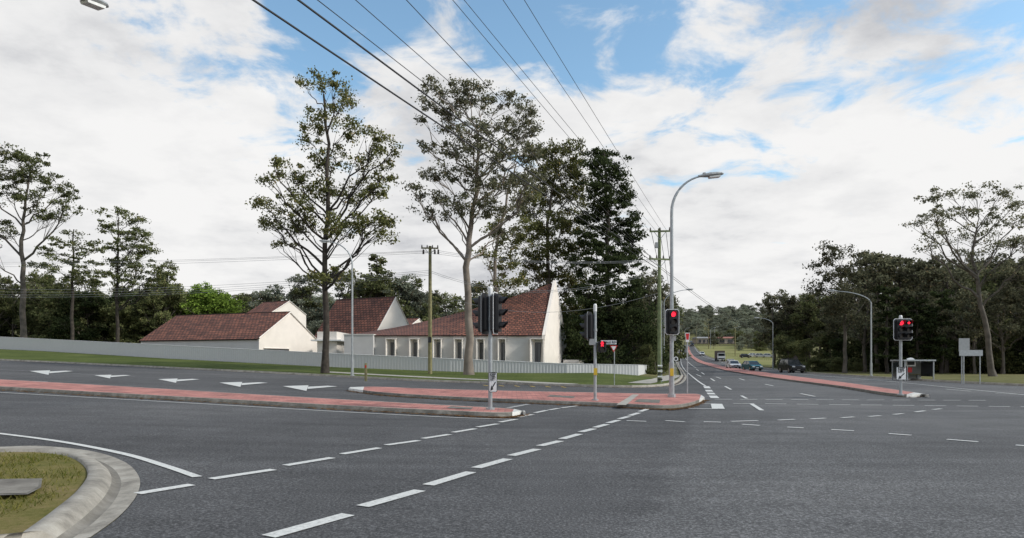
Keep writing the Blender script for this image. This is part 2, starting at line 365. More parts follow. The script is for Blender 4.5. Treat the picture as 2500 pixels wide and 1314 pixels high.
for a in [(1530,1028,1578,1030),(1625,1028,1671,1031),(1718,1031,1760,1032),(1785,1030,1850,1028),(1900,1027,1940,1025),(1980,1024,2015,1022),(2055,1021,2085,1019),(2122,1018,2150,1016),(2182,1013,2205,1011),(2235,1007,2258,1004),(2278,1001,2298,999),
          (1812,1037,1855,1040),(1922,1044,1962,1046),(2030,1050,2085,1053),(2170,1060,2225,1064),(2312,1074,2388,1080),(2480,1088,2520,1091)]: seg(*a,.13)
for i in range(11): 
    u=1745+i*62; seg(u,976+i*.25,u+42,976+i*.25,.13)
for i in range(10):
    u=1790+i*78; seg(u,986+i*.9,u+52,986.5+i*.9,.13)
seg(1835,987,1860,1003,.15); seg(1955,962,1990,969,.13); seg(1868,939,1888,943,.13); seg(1805,925,1818,929,.13)
seg(1700,915,1712,920,.12); seg(1748,921,1760,925,.12); seg(1810,967,1823,974,.12)
line([(-100,1050),(0,1060),(150,1080),(300,1109),(400,1138),(482,1166)],.12)
line([(-200,946),(0,959),(300,976),(600,993),(900,1010),(1100,1020),(1250,1025)],.1)
line([(-200,912),(0,929),(60,931),(115,933)],.1,12,'road_paint')
line([(1662,878),(1664,890),(1676,908),(1700,928),(1722,943)],.13)
line([(1660,862),(1661,870),(1662,878)],.15,8)
for a in [(1724,944,1728,949),(1729,953,1733,957),(1734,960,1738,964),(1740,967,1746,973)]: seg(*a,.35)
seg(1665,996,1700,989,.2);seg(1680,998,1752,999,.16);seg(1749,987,1754,999,.4); seg(1700,987,1748,987,.12); seg(1655,993,1680,997,.13,'road_paint_worn')
line([(2500,965),(2350,950),(2150,930),(1980,916.5),(1890,908)],.12,30,'road_paint')
seg(2310,951,2370,956,.13); seg(2430,962,2500,964,.13)
line([(1668,846),(1668,862),(1680,885),(1700,899)],.12,12)
for a in [(1700,902,1706,906),(1712,910,1720,915),(1735,925,1745,931),(1770,944,1785,952)]: seg(*a,.13)
line([(1697,850),(1712,868),(1760,885),(1830,900),(1900,909)],.12,20)
def arrow(u,v,s):
    # merge arrow: broad triangular head with a stem, lying along the lane
    def q(a,b_):
        p=P(u+a*s,v+b_*s,.03); return (p.x,p.y,Hs(p.x,p.y)+.055)
    mk.poly([q(-48,-4),q(15,-6),q(10,8)],'road_paint')
    mk.poly([q(14,-2.5),q(62,-5),q(86,-3.5),q(13,3)],'road_paint')
for u,v,s in [(738,948,1.),(578,939,.88),(422,930,.76),(262,920,.66),(110,910,.8)]: arrow(u,v,s)
line([(0,903),(100,908),(200,914),(330,920)],.08,20,'road_paint_worn')
seg(860,958,975,965,.3,'road_paint_worn')
seg(1240,997,1290,988,.2,'road_paint_worn')
for i in range(6):
    seg(1180+i*38,941+i*.8,1192+i*38,943+i*.8,.12,'sign_yellow')
mk.build('road_markings')
# ---------------------------------------------------------------- foreground corner kerb
cin=[(0,1101),(90,1101),(160,1110),(200,1130),(212,1158),(185,1200),(125,1250),(50,1305)]
CI=[P(u,v,.14) for u,v in cin]
O=smoothline(CO[2:10],48); I=smoothline(CI,48)
O=[CO[0]]+[CO[1]]+O+[Vector((-4.3,4.5,0)),Vector((-6,1.5,0))]; I=[CO[0]+Vector((0,-.8,0)),CO[1]+Vector((0,-.8,0))]+I+[Vector((-5.2,4.6,0)),Vector((-7,1.9,0))]
mb=MB(); prof=[(0,.037),(.06,.038),(.2,.028),(.36,.018),(.46,.026),(.54,.06),(.62,.11),(.70,.143),(.8,.153),(.97,.155),(1.0,.11)]; k=len(prof); vs=[]
for a,b_ in zip(O,I):
    a=Vector((a.x,a.y,0)); b_=Vector((b_.x,b_.y,0))
    for t,z in prof:
        q=a.lerp(b_,t); vs.append((q.x,q.y,Hs(q.x,q.y)+z))
for i in range(len(O)-1):
    for j in range(k-1):
        mb.add([vs[i*k+j],vs[i*k+j+1],vs[(i+1)*k+j+1],vs[(i+1)*k+j]],[(0,1,2,3)],'concrete_gutter' if j in(3,4) else 'concrete_kerb')
o=mb.build('kerb'); bm=bmesh.new(); bm.from_mesh(o.data); bmesh.ops.remove_doubles(bm,verts=bm.verts,dist=.0005); bmesh.ops.recalc_face_normals(bm,faces=bm.faces); bm.to_mesh(o.data); bm.free()
o.data.polygons.foreach_set('use_smooth',[True]*len(o.data.polygons))
gp=[Vector((p.x,p.y,0)) for p in I]+[Vector((-60,2,0))]
drape('corner_grass',gp,.12,'grass_corner')
mb=MB(); pts=[P(u,v,.17) for u,v in [(-30,1170),(103,1168),(100,1190),(68,1207),(-30,1210)]]
mb.poly([tuple(p) for p in pts],'concrete_dirty'); mb.poly([tuple(p.lerp(sum(pts,Vector())/5,.12)+Vector((0,0,.005))) for p in pts],'concrete_gutter'); mb.build('service_pit_cover')
nb=40000; gx=rng.uniform(-12,-4.5,nb); gy=rng.uniform(4.3,12.6,nb)
gpp=[(p.x,p.y) for p in gp]
def inside(x,y):
    c=False;n=len(gpp);j=n-1
    for i in range(n):
        if (gpp[i][1]>y)!=(gpp[j][1]>y) and x<(gpp[j][0]-gpp[i][0])*(y-gpp[i][1])/(gpp[j][1]-gpp[i][1])+gpp[i][0]: c=not c
        j=i
    return c
keep=np.array([inside(a,b_) and inside(a+.08,b_) for a,b_ in zip(gx,gy)])
pc=[(p.x,p.y) for p in pts]; keep&=~((gx<pc[1][0]+.03)&(gy>pc[3][1]-.03)&(gy<pc[0][1]+.03))
keep&=(np.sin(gx*3.1+1)*np.sin(gy*2.7)+rng.normal(0,.5,nb))>-.4
gx=gx[keep];gy=gy[keep]; n=len(gx); z=H(gx,gy)+.12
th=rng.uniform(0,6.28,n); hh=rng.uniform(.012,.055,n); w=.006
V=np.empty((n,4,3)); dx=np.cos(th)*w; dy=np.sin(th)*w; lx=rng.normal(0,.025,n); ly=rng.normal(0,.025,n)
V[:,0]=np.c_[gx-dx,gy-dy,z];V[:,1]=np.c_[gx+dx,gy+dy,z];V[:,2]=np.c_[gx+lx+dx*.3,gy+ly+dy*.3,z+hh];V[:,3]=np.c_[gx+lx-dx*.3,gy+ly-dy*.3,z+hh]
def npmesh(name,V,Q,mi,mats,link=True,smooth=None):
    me=bpy.data.meshes.new(name); me.vertices.add(len(V)); me.vertices.foreach_set('co',np.asarray(V,np.float32).ravel())
    me.loops.add(Q.size); me.loops.foreach_set('vertex_index',Q.astype(np.int32).ravel()); me.polygons.add(len(Q))
    me.polygons.foreach_set('loop_start',np.arange(0,Q.size,4,dtype=np.int32)); me.polygons.foreach_set('loop_total',np.full(len(Q),4,np.int32))
    me.polygons.foreach_set('material_index',np.asarray(mi,np.int32))
    for m_ in mats: me.materials.append(MATS[m_])
    me.update(calc_edges=True); me.validate()
    if not link: return me
    o=bpy.data.objects.new(name,me); scene.collection.objects.link(o); return o
npmesh('grass_blades',V.reshape(-1,3),np.arange(n*4).reshape(-1,4),np.zeros(n),['grass_blades'])
lp=[]
for A,cnt in ((LIT[0],1500),(LIT[1],2200),(LIT[2],500),([p+Vector((0,-.2,0)) for p in LBK],900)):
    for i in range(cnt):
        j=int(rng.integers(0,len(A)-1)); p=A[j].lerp(A[j+1],rng.uniform()); lp.append((p.x+rng.normal(0,.08),p.y-abs(rng.normal(0,.18))))
lp=np.array(lp); n=len(lp); z=H(lp[:,0],lp[:,1])+.05; a=rng.uniform(0,6.28,n); L1=rng.uniform(.03,.08,n); V=np.empty((n,4,3))
for k_,(ca,cb) in enumerate(((1,0),(0,.4),(-1,0),(0,-.4))):
    V[:,k_]=np.c_[lp[:,0]+L1*(np.cos(a)*ca-np.sin(a)*cb),lp[:,1]+L1*(np.sin(a)*ca+np.cos(a)*cb),z+rng.uniform(0,.02,n)]
npmesh('leaf_litter',V.reshape(-1,3),np.arange(n*4).reshape(-1,4),np.zeros(n),['leaf_litter'])
# ---------------------------------------------------------------- trees
def tube_np(pts,rad,n=6):
    pts=np.asarray(pts,float); m=len(pts); t=np.gradient(pts,axis=0); t/=np.linalg.norm(t,axis=1)[:,None]+1e-9
    ref=np.where(np.abs(t[:,2:3])<.8,np.array([[0,0,1.]]),np.array([[0,1.,0]])); a=np.cross(t,ref); a/=np.linalg.norm(a,axis=1)[:,None]+1e-9; b_=np.cross(t,a)
    th=np.arange(n)*2*np.pi/n; rad=np.asarray(rad)[:,None,None]
    V=pts[:,None,:]+rad*(a[:,None,:]*np.cos(th)[None,:,None]+b_[:,None,:]*np.sin(th)[None,:,None])
    i=np.arange(m-1)[:,None]*n; k=np.arange(n)[None,:]; k2=(k+1)%n
    Q=np.stack([i+k,i+k2,i+n+k2,i+n+k],-1).reshape(-1,4); return V.reshape(-1,3),Q
def leaves_np(C,R,per,size,flat=.7):
    N=len(C)*per; c=np.repeat(C,per,0); r=np.repeat(R,per)[:,None]
    off=rng.normal(0,.5,(N,3)); off[:,2]*=flat; c=c+off*r
    a=rng.normal(0,1,(N,3)); a[:,2]-=.5; a/=np.linalg.norm(a,axis=1)[:,None]; q=rng.normal(0,1,(N,3)); b_=np.cross(a,q); b_/=np.linalg.norm(b_,axis=1)[:,None]
    s_=size*rng.uniform(.6,1.3,N)[:,None]; a=a*s_; b_=b_*s_*.34
    V=np.stack([c-a*.5,c+b_,c+a*.5,c-b_],1).reshape(-1,3); return V,np.arange(N*4).reshape(-1,4)
class TB:
    def __init__(s): s.V=[];s.Q=[];s.m=[];s.o=0
    def add(s,V,Q,mi): s.V.append(V);s.Q.append(Q+s.o);s.m.append(np.full(len(Q),mi)); s.o+=len(V)
    def out(s): return np.concatenate(s.V),np.concatenate(s.Q),np.concatenate(s.m)
def bez(a,b_,c,n):
    t=np.linspace(0,1,n)[:,None]; return (1-t)**2*a+2*t*(1-t)*b_+t*t*c
def grow(tb,trunk,r0,blobs,nclu,per,csize,lsize,rtop=.25,flat=.7,limb=1.0,flatdir=False):
    trunk=np.asarray(trunk,float); 
    n=14; seg_=np.linspace(0,len(trunk)-1,n); idx=np.minimum(seg_.astype(int),len(trunk)-2); f=(seg_-idx)[:,None]; T=trunk[idx]*(1-f)+trunk[idx+1]*f
    T[1:-1,:2]+=rng.normal(0,r0*.25,(n-2,2)); rad=np.linspace(r0,r0*rtop,n); rad[0]*=1.35
    V,Q=tube_np(T,rad,9); tb.add(V,Q,0)
    Cs=[];Rs=[]
    zt=T[:,2]
    for (c,rx,rz) in blobs:
        c=np.asarray(c,float); hd=np.linalg.norm(c[:2]-T[-1,:2]); za=c[2]-hd*(.2 if flatdir else .95)-rz*.6
        za=np.clip(za,zt[0]+(zt[-1]-zt[0])*.3,zt[-1]); a=np.array([np.interp(za,zt,T[:,0]),np.interp(za,zt,T[:,1]),za]); ra=np.interp(za,zt,rad)
        Ld=np.linalg.norm(c-a); midp=(a+c)/2+np.array([*(rng.normal(0,.07,2)*Ld),Ld*(-.02 if not flatdir else 0)+rng.normal(0,.03)*Ld]); midp[:2]=a[:2]+(midp[:2]-a[:2])*1.15
        rl=min(ra*.6,.014*Ld+.02)*limb
        P_=bez(a,midp,c,8); P_[1:-1]+=rng.normal(0,.025*Ld,(6,3)); V,Q=tube_np(P_,np.linspace(rl,rl*.3,8),5); tb.add(V,Q,0)
        k=max(4,int(nclu*(rx*rz)**.9)); d=rng.normal(0,1,(k,3)); d/=np.linalg.norm(d,axis=1)[:,None]; d*=(rng.uniform(.1,1,k)**.5)[:,None]*rng.uniform(.8,1.25,k)[:,None]
        e=c+d*np.array([rx,rx*1.05,rz])
        for j in range(k):
            st=P_[rng.integers(3,8)]; mm=(st+e[j])/2+rng.normal(0,.12,3); V,Q=tube_np(np.array([st,mm,e[j]]),[rl*.25+.008,rl*.15+.006,.005],3); tb.add(V,Q,0)
        Cs.append(e); Rs.append(rng.uniform(.5,1.35,k)*csize)
    C=np.concatenate(Cs);R=np.concatenate(Rs); V,Q=leaves_np(C,R,per,lsize,flat); tb.add(V,Q,1)
def hero(name,d,base,trunk,r0,blobs,leaf,bark,spread=2.5,nclu=5.5,per=60,csize=.62,lsize=.26,grow_=1.12,**kw):
    s_=d/F
    x=(base[0]-1250)*s_; T=[(x,d,Hs(x,d)-.15)]+[tuple(W(u,v,d)) for u,v in trunk]
    B=[(np.array(W(u,v,d+rng.uniform(-spread,spread))),ru*s_*grow_,rv*s_*grow_) for u,v,ru,rv in blobs]
    tb=TB(); grow(tb,T,r0,B,nclu,per,csize,lsize,**kw); V,Q,m_=tb.out(); return npmesh(name,V,Q,m_,[bark,leaf])
hero('eucalyptus_tree',57,(793,898),[(796,780),(793,640),(797,480),(800,330),(790,230)],.3,
 [(785,205,28,22),(742,207,22,14),(828,205,28,20),(785,262,34,26),(838,250,36,26),(768,318,34,26),(850,318,40,30),(915,335,40,26),(955,372,28,20),(820,385,45,30),(895,405,45,32),
  (668,405,34,16),(712,425,38,24),(655,440,20,10),(742,470,38,30),(690,500,46,24),(638,500,24,12),(800,465,38,36),(855,470,42,34),(918,470,40,28),(935,430,34,24),(945,540,36,20),(700,560,42,20),(665,545,30,18),
  (740,545,40,26),(800,545,46,30),(865,550,46,30),(915,575,38,16),(690,600,30,14),(755,345,24,16),(770,400,28,22),(830,665,46,20),(792,672,28,20),(812,690,30,12),(905,545,40,24),(730,510,34,20)],'leaf_euc','bark_dark',nclu=7.5,csize=.56,lsize=.21,per=62)
hero('eucalyptus_tree',60,(1145,908),[(1145,800),(1138,640),(1150,560),(1170,450),(1165,320)],.40,
 [(1055,205,26,20),(1100,215,34,22),(1150,205,34,18),(1060,250,34,22),(1120,260,40,26),(1175,240,34,26),(1235,245,38,20),(1275,270,34,22),(1080,300,34,24),(1150,315,42,30),(1210,300,40,28),(1265,325,42,30),(1300,310,20,16),
  (1100,365,38,26),(1165,385,44,30),(1225,375,44,32),(1285,375,38,30),(1045,365,22,18),(1060,420,36,20),(1115,430,42,24),(1180,450,42,28),(1240,440,46,34),(1295,440,36,30),(1010,470,30,16),(1060,480,34,16),(1120,490,40,22),
  (1045,520,36,12),(1190,510,40,26),(1250,505,44,30),(1110,530,30,12),(1230,560,36,18),(1035,300,16,14)],'leaf_euc_grey','bark_pale',nclu=9.5,csize=.52,lsize=.2,per=64)
hero('eucalyptus_tree',76,(1222,890),[(1215,780),(1210,600),(1240,470),(1260,400)],.28,
 [(1250,600,38,26),(1215,560,36,22),(1240,650,46,22),(1190,620,30,16),(1275,560,40,28),(1280,480,38,28),(1255,690,46,20),(1190,700,40,16)],'leaf_euc','bark_pale',nclu=5.5,csize=.7,lsize=.27)
hero('eucalyptus_tree',88,(1345,890),[(1340,760),(1335,600),(1345,480),(1360,390)],.36,
 [(1345,365,34,24),(1400,358,34,20),(1300,375,30,22),(1370,410,46,30),(1320,430,40,28),(1415,410,30,26),(1350,470,46,32),(1300,500,40,30),(1405,470,42,34),(1335,545,48,34),(1395,545,46,36),(1290,570,38,30),(1350,610,52,32),(1410,615,40,34),(1290,640,44,26),(1340,675,50,30),(1400,690,50,34),(1250,740,50,24),(1310,720,50,28),(1390,760,50,34),(1330,780,44,30)],'leaf_euc','bark_mid',nclu=7,csize=.72,lsize=.27,per=72)
hero('hoop_pine_tree',83,(1483,890),[(1485,780),(1484,600),(1482,480),(1474,370)],.4,
 [(1468,372,30,14),(1450,380,20,10),(1490,390,36,14),(1460,405,32,16),(1515,415,28,12),(1480,430,38,18),(1448,450,30,16),(1500,455,40,18),(1465,480,42,22),(1525,490,30,18),(1495,510,46,24),(1450,525,38,24),(1535,535,28,20),(1480,555,48,28),(1520,575,38,28),(1440,585,34,28),(1548,600,26,28),(1495,620,54,34),(1445,650,44,34),(1535,650,38,36),(1490,700,58,38),(1540,720,34,40),(1435,720,44,38),(1490,770,64,40),(1425,790,46,40)],'leaf_dark','bark_dark',nclu=7,csize=.72,lsize=.27,per=95,spread=2,flat=.45,flatdir=True)
hero('shrub_mass',81,(1470,895),[(1470,880),(1470,850)],.2,[(1410,815,40,34),(1450,810,50,44),(1510,815,50,44),(1555,800,44,40),(1590,830,30,36),(1425,865,50,30),(1490,870,60,30),(1560,868,50,34),(1605,870,22,34),(1402,850,20,44),(1575,770,30,26)],'leaf_dark','bark_dark',nclu=6,csize=.75,lsize=.28,per=80,spread=1.5)
hero('eucalyptus_tree',98,(58,830),[(55,700),(52,600),(60,520),(70,430)],.42,
 [(25,380,44,18),(80,392,36,18),(20,425,46,20),(75,430,44,20),(130,450,40,18),(170,470,32,14),(15,470,40,18),(95,480,46,18),(160,500,34,14),(-45,410,40,24),(-50,480,40,24),(130,535,34,18),(10,560,34,20),(-30,600,40,20),(50,400,40,18),(110,515,36,14)],'leaf_mid','bark_mid',nclu=5,csize=.75,lsize=.28,per=64,flat=.5)
hero('pine_tree',96,(176,830),[(176,740),(178,640),(180,560)],.26,
 [(175,570,20,12),(150,590,32,12),(200,598,32,14),(125,612,34,12),(225,615,24,12),(165,630,40,14),(210,648,40,14),(118,655,36,16),(165,670,44,16),(225,680,36,16),(140,700,40,18)],'leaf_mid','bark_dark',nclu=5,csize=.7,lsize=.27,per=62,flat=.4,flatdir=True)
hero('pine_tree',101,(287,830),[(286,740),(288,620),(290,530)],.28,
 [(285,520,34,12),(320,535,30,14),(262,550,24,14),(300,565,34,16),(340,570,28,16),(275,595,30,16),(325,605,38,20),(365,610,26,16),(300,640,38,18),(350,650,38,20),(395,655,26,20),(270,670,36,18),(330,690,44,20),(385,700,34,22)],'leaf_mid','bark_dark',nclu=5.5,csize=.72,lsize=.28,per=62,flat=.45)
hero('eucalyptus_tree',72,(2425,938),[(2415,850),(2395,720),(2375,640),(2385,560)],.34,
 [(2270,480,34,12),(2325,470,42,14),(2385,465,42,14),(2440,475,36,16),(2485,495,30,16),(2280,520,44,14),(2345,520,42,18),(2415,525,44,18),(2475,545,36,20),(2250,550,32,12),(2310,565,42,16),(2385,580,42,18),(2450,595,42,20),(2500,590,30,24),(2270,600,32,12),(2340,625,42,16),(2490,650,30,24),(2430,660,34,18)],'leaf_euc_grey','bark_mid',nclu=6.5,csize=.62,lsize=.22,per=52,flat=.55,limb=1.2)
hero('eucalyptus_tree',90,(2062,915),[(2066,830),(2058,720),(2050,650)],.28,
 [(2025,610,30,18),(2060,625,32,20),(2005,650,28,18),(2045,665,40,22),(2085,670,30,22),(2015,700,34,22),(2065,715,40,26),(2100,730,30,24),(2030,750,40,24),(2075,770,44,24)],'leaf_euc_grey','bark_mid',nclu=5,csize=.75,lsize=.28,per=62)
def variant(kind,leaf,bark,seed):
    tb=TB(); 
    if kind=='euc':
        T=[(0,0,-.3),(rng.normal(0,.15),0,3),(rng.normal(0,.4),rng.normal(0,.3),6),(rng.normal(0,.5),rng.normal(0,.4),8.6)]; B=[]
        for i in range(20):
            z=rng.uniform(3.2,9.3); w=2.7*math.sin(min(1,(10-z)/4.5)*1.5)+.2; a=rng.uniform(0,6.28); r=rng.uniform(.3,1)*w
            B.append((np.array([math.cos(a)*r,math.sin(a)*r,z]),rng.uniform(.7,1.15),rng.uniform(.5,.8)))
        grow(tb,T,.16,B,13,38,.38,.22)
    elif kind=='pine':
        T=[(0,0,-.3),(0,0,5),(0,0,9.7)]; B=[]
        for i in range(22):
            z=2+i/22*7.8; w=2.0*(1-(z-2)/9)+.15; a=rng.uniform(0,6.28); r=rng.uniform(.3,1)*w
            B.append((np.array([math.cos(a)*r,math.sin(a)*r,z]),rng.uniform(.55,.9)*(.5+w*.3),.35))
        grow(tb,T,.16,B,18,34,.4,.25,flat=.45,flatdir=True)
    elif kind=='bush':
        T=[(0,0,-.3),(0,0,3),(0,0,6)]; B=[]
        for i in range(24):
            z=rng.uniform(.6,8.8); w=3.6*math.sqrt(max(.05,1-(z/10)**2)); a=rng.uniform(0,6.28); r=rng.uniform(.2,1)*w
            B.append((np.array([math.cos(a)*r,math.sin(a)*r,z]),rng.uniform(1,1.6),rng.uniform(.8,1.3)))
        grow(tb,T,.2,B,8,44,.55,.28)
    V,Q,m_=tb.out(); return npmesh('foliage_'+kind,V,Q,m_,[bark,leaf],link=False)
VAR={}
for leaf in('leaf_mid','leaf_dark','leaf_far_haze','leaf_euc_grey'):
    VAR['euc',leaf]=[variant('euc',leaf,'bark_mid',i) for i in range(2)]
    VAR['bush',leaf]=[variant('bush',leaf,'bark_mid',i) for i in range(2)]
VAR['pine','leaf_mid']=[variant('pine','leaf_mid','bark_dark',1)]; VAR['pine','leaf_dark']=[variant('pine','leaf_dark','bark_dark',2)]
VAR['bush','leaf_bright']=[variant('bush','leaf_bright','bark_mid',1)]
mass=empty('background_trees')
def inst(kind,leaf,u,vtop,d,parent=None,wide=1.,name='tree',):
    x=(u-1250)/F*d; z0=Hs(x,d); ht=CH+(HZ-vtop)/F*d-z0; me=random.choice(VAR[kind,leaf]); o=bpy.data.objects.new(name,me); scene.collection.objects.link(o)
    s_=max(ht,1.5)/10.; o.location=(x,d,z0); o.scale=(s_*wide,s_*wide,s_); o.rotation_euler=(0,0,random.uniform(0,6.28)); o.parent=parent or mass; return o
U=random.uniform
for i in range(34): inst('euc',random.choice(['leaf_mid','leaf_mid','leaf_euc_grey']),U(-200,440),U(655,735),U(106,135),wide=1.1)
for i in range(42): inst('bush',random.choice(['leaf_dark','leaf_mid','leaf_mid']),U(-220,440),U(700,790),U(104,118),wide=1.3)
for u,vt in [(-40,640),(30,660),(215,655),(400,640),(380,680),(100,645)]: inst('euc','leaf_mid',u,vt,108,wide=.9)
for u,vt in [(440,705),(475,690),(510,682),(545,700),(430,740),(500,720)]: inst('bush','leaf_bright' if u!=430 else 'leaf_mid',u,vt,114,wide=1.1)
for i in range(60): inst(random.choice(['euc','euc','bush']),random.choice(['leaf_mid','leaf_far_haze','leaf_euc_grey']),U(420,1250),U(700,752),U(125,190),wide=1.3)
for i in range(34): inst('bush',random.choice(['leaf_far_haze','leaf_mid']),U(420,1300),U(745,800),U(118,150),wide=1.7)
for u,vt,k in [(920,615,'pine'),(895,650,'euc'),(955,645,'euc'),(760,660,'euc'),(730,680,'euc'),(850,650,'euc'),(1010,690,'euc'),(1180,680,'euc'),(1080,700,'euc'),(660,690,'euc'),(590,705,'euc'),(1220,720,'euc'),(985,670,'euc')]: inst(k,'leaf_mid' if k=='pine' else random.choice(['leaf_mid','leaf_far_haze']),u,vt,125,wide=1.2)
for i in range(26): inst('bush',random.choice(['leaf_dark','leaf_mid']),U(1180,1610),U(700,800),U(98,125),wide=1.2)
for u,vt in [(1585,655),(1570,700),(1600,690)]: inst('euc','leaf_euc_grey',u,vt,105)
for u,vt,d in [(1560,760,88),(1590,790,86),(1605,815,88),(1615,835,110),(1580,830,78),(1600,850,75),(1625,815,170),(1600,780,150)]: inst('bush','leaf_mid',u,vt,d,wide=.8)
for i in range(58):
    u=U(1910,2650); vt=np.interp(u,[1880,1960,2100,2300,2500,2700],[745,730,680,650,630,630])+U(-30,50); inst('euc',random.choice(['leaf_mid','leaf_euc_grey','leaf_euc_grey']),u,vt,np.interp(u,[1880,2100,2500],[150,112,92])+U(0,30),wide=1.1)
for i in range(56):
    u=U(1920,2650); vt=np.interp(u,[1880,2050,2200,2500],[810,790,755,745])+U(-30,80); inst('bush',random.choice(['leaf_dark','leaf_mid','leaf_mid']),u,vt,np.interp(u,[1880,2100,2500],[142,106,84])+U(0,14),wide=1.2)
for u,vt,d in [(1890,705,150),(1920,712,148),(2140,590,100),(2190,600,100),(2250,610,96),(2110,640,98),(2310,630,94),(2500,620,88),(2450,690,84),(2380,700,86)]: inst('euc','leaf_euc_grey',u,vt,d,wide=1.1)
for u,vt in [(2165,690),(2240,720),(2300,700),(2275,740)]: inst('pine','leaf_dark',u,vt,88,wide=1.3)
for i in range(18): inst('bush','leaf_mid',U(1930,2150),U(868,892),U(98,110),wide=1.6)
# distant hill trees
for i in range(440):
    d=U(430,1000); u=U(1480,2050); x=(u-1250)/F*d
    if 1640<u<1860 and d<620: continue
    o=inst('bush' if i%3 else 'euc','leaf_far_haze',u,800,d,wide=1.5); s_=U(.9,1.7); o.scale=(s_*1.5,s_*1.5,s_)
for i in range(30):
    u=U(1800,1900); d=U(300,430); o=inst('bush','leaf_far_haze' if i%2 else 'leaf_mid',u,830,d); s_=U(.4,.9); o.scale=(s_*1.4,s_*1.4,s_)
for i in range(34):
    u=U(1690,1860); d=U(425,600); o=inst('bush','leaf_far_haze' if i%3 else 'leaf_mid',u,830,d); s_=U(.5,1.0); o.scale=(s_*1.6,s_*1.6,s_)
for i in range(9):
    u=U(1715,1850); d=U(300,385); o=inst('euc','leaf_far_haze' if i%2 else 'leaf_euc_grey',u,830,d); s_=U(.5,.8); o.scale=(s_*1.1,s_*1.1,s_)
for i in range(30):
    u=U(1540,1635); d=U(200,500); o=inst('bush','leaf_far_haze' if i%2 else 'leaf_mid',u,830,d); s_=U(.7,1.3); o.scale=(s_*1.,s_*1.,s_)
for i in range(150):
    d=U(300,700); u=U(300,1500); o=inst('bush','leaf_far_haze',u,800,d); s_=U(1,2); o.scale=(s_*1.6,s_*1.6,s_)
# ---------------------------------------------------------------- buildings
def roof(name,f,ns,nt_,ul,vl,mat,parent):
    vs=[];uvs=[]
    for i in range(ns+1):
        for j in range(nt_+1):
            vs.append(tuple(f(i/ns,j/nt_))); uvs.append((i/ns*ul,j/nt_*vl))
    fs=[(i*(nt_+1)+j,(i+1)*(nt_+1)+j,(i+1)*(nt_+1)+j+1,i*(nt_+1)+j+1) for i in range(ns) for j in range(nt_)]
    me=bpy.data.meshes.new(name); me.from_pydata(vs,[],fs); me.materials.append(MATS[mat]); u=me.uv_layers.new(name='UVMap')
    for l in me.loops: u.data[l.index].uv=uvs[l.vertex_index]
    me.update(); o=bpy.data.objects.new(name,me); scene.collection.objects.link(o); o.parent=parent
    md=o.modifiers.new('t','SOLIDIFY'); md.thickness=.12; md.offset=0
    return o
def bil(A,B,C,D):
    return lambda s_,t:(A.lerp(B,s_)).lerp(D.lerp(C,s_),t)
def gable_house(name,fr,fl,depth,ze,zr,wallm='wall_render',win=False):
    e=empty(name); fr=Vector(fr);fl=Vector(fl); ax=(fr-fl).normalized(); g=Vector((-ax.y,ax.x,0)); 
    br=fr+g*depth; bl=fl+g*depth; mr=(fr+br)/2; ml=(fl+bl)/2
    def z(p,h): return Vector((p.x,p.y,h))
    g0=min(Hs(p.x,p.y) for p in(fr,fl,br,bl))-.2
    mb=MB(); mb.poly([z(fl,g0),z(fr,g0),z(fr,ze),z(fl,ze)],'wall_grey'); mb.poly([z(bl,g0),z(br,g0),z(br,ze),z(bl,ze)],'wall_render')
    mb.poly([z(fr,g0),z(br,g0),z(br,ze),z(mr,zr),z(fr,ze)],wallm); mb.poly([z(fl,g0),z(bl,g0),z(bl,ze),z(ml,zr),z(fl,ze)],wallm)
    mb.build('walls',e)
    up=Vector((0,0,.09)); o=ax*-.02
    k=.25; sl=(zr-ze)/(depth/2)
    A=z(fl,ze)-g*k-Vector((0,0,sl*k))+up; B=z(fr,ze)-g*k-Vector((0,0,sl*k))+up+o
    L_=(fr-fl).length; S_=math.hypot(depth/2,zr-ze)
    roof('roof_front',bil(A,B,z(mr,zr)+up+o,z(ml,zr)+up),2,2,L_,S_,'terracotta_tiles',e)
    A2=z(bl,ze)+up; B2=z(br,ze)+up+o; roof('roof_back',bil(A2,B2,z(mr,zr)+up+o,z(ml,zr)+up),2,2,L_,S_,'terracotta_tiles',e)
    mb=MB(); mb.tube([z(ml,zr+.13),z(mr,zr+.13)],.1,'terracotta_tiles',6); mb.build('ridge_cap',e)
    mb=MB(); off=ax*.06
    mb.tube([z(fr,ze)+off+up,z(mr,zr)+off+up],.08,'wall_render',4); mb.tube([z(br,ze)+off+up,z(mr,zr)+off+up],.08,'wall_render',4); mb.build('barge_boards',e)
    if win:
        mb=MB(); c0=fr.lerp(br,.07);c1=fr.lerp(br,.48); of=ax*.03
        mb.poly([z(c0,1.6)+of,z(c1,1.6)+of,z(c1,3.)+of,z(c0,3.)+of],'window_dark')
        mb.tube([z(c0,3.05)+of,z(c1,3.05)+of],.07,'wall_render',4); mb.build('window',e)
    return e
gable_house('tiled_roof_house',(-27.8,75,0),(-44.3,81.5,0),10.2,4.05,7.2,win=True)
gable_house('tiled_roof_house',(-17.4,86,0),(-26.3,90.5,0),9.0,4.6,9.95)
gable_house('tiled_roof_house',(-37.3,106,0),(-42.5,109,0),7,9.1,11.1,)
gable_house('tiled_roof_house',(-14.8,100,0),(-22,102,0),6,6.8,7.9)
e=empty('tiled_roof_hall'); d0=70.; 
xr=(1329-1250)/F*d0; xl=(872-1250)/F*d0; ze=CH+(HZ-819)/F*d0
RR=[(870,816,77.),(1000,794,77.),(1150,757,77.),(1255,725,77.),(1354,691,77.)]
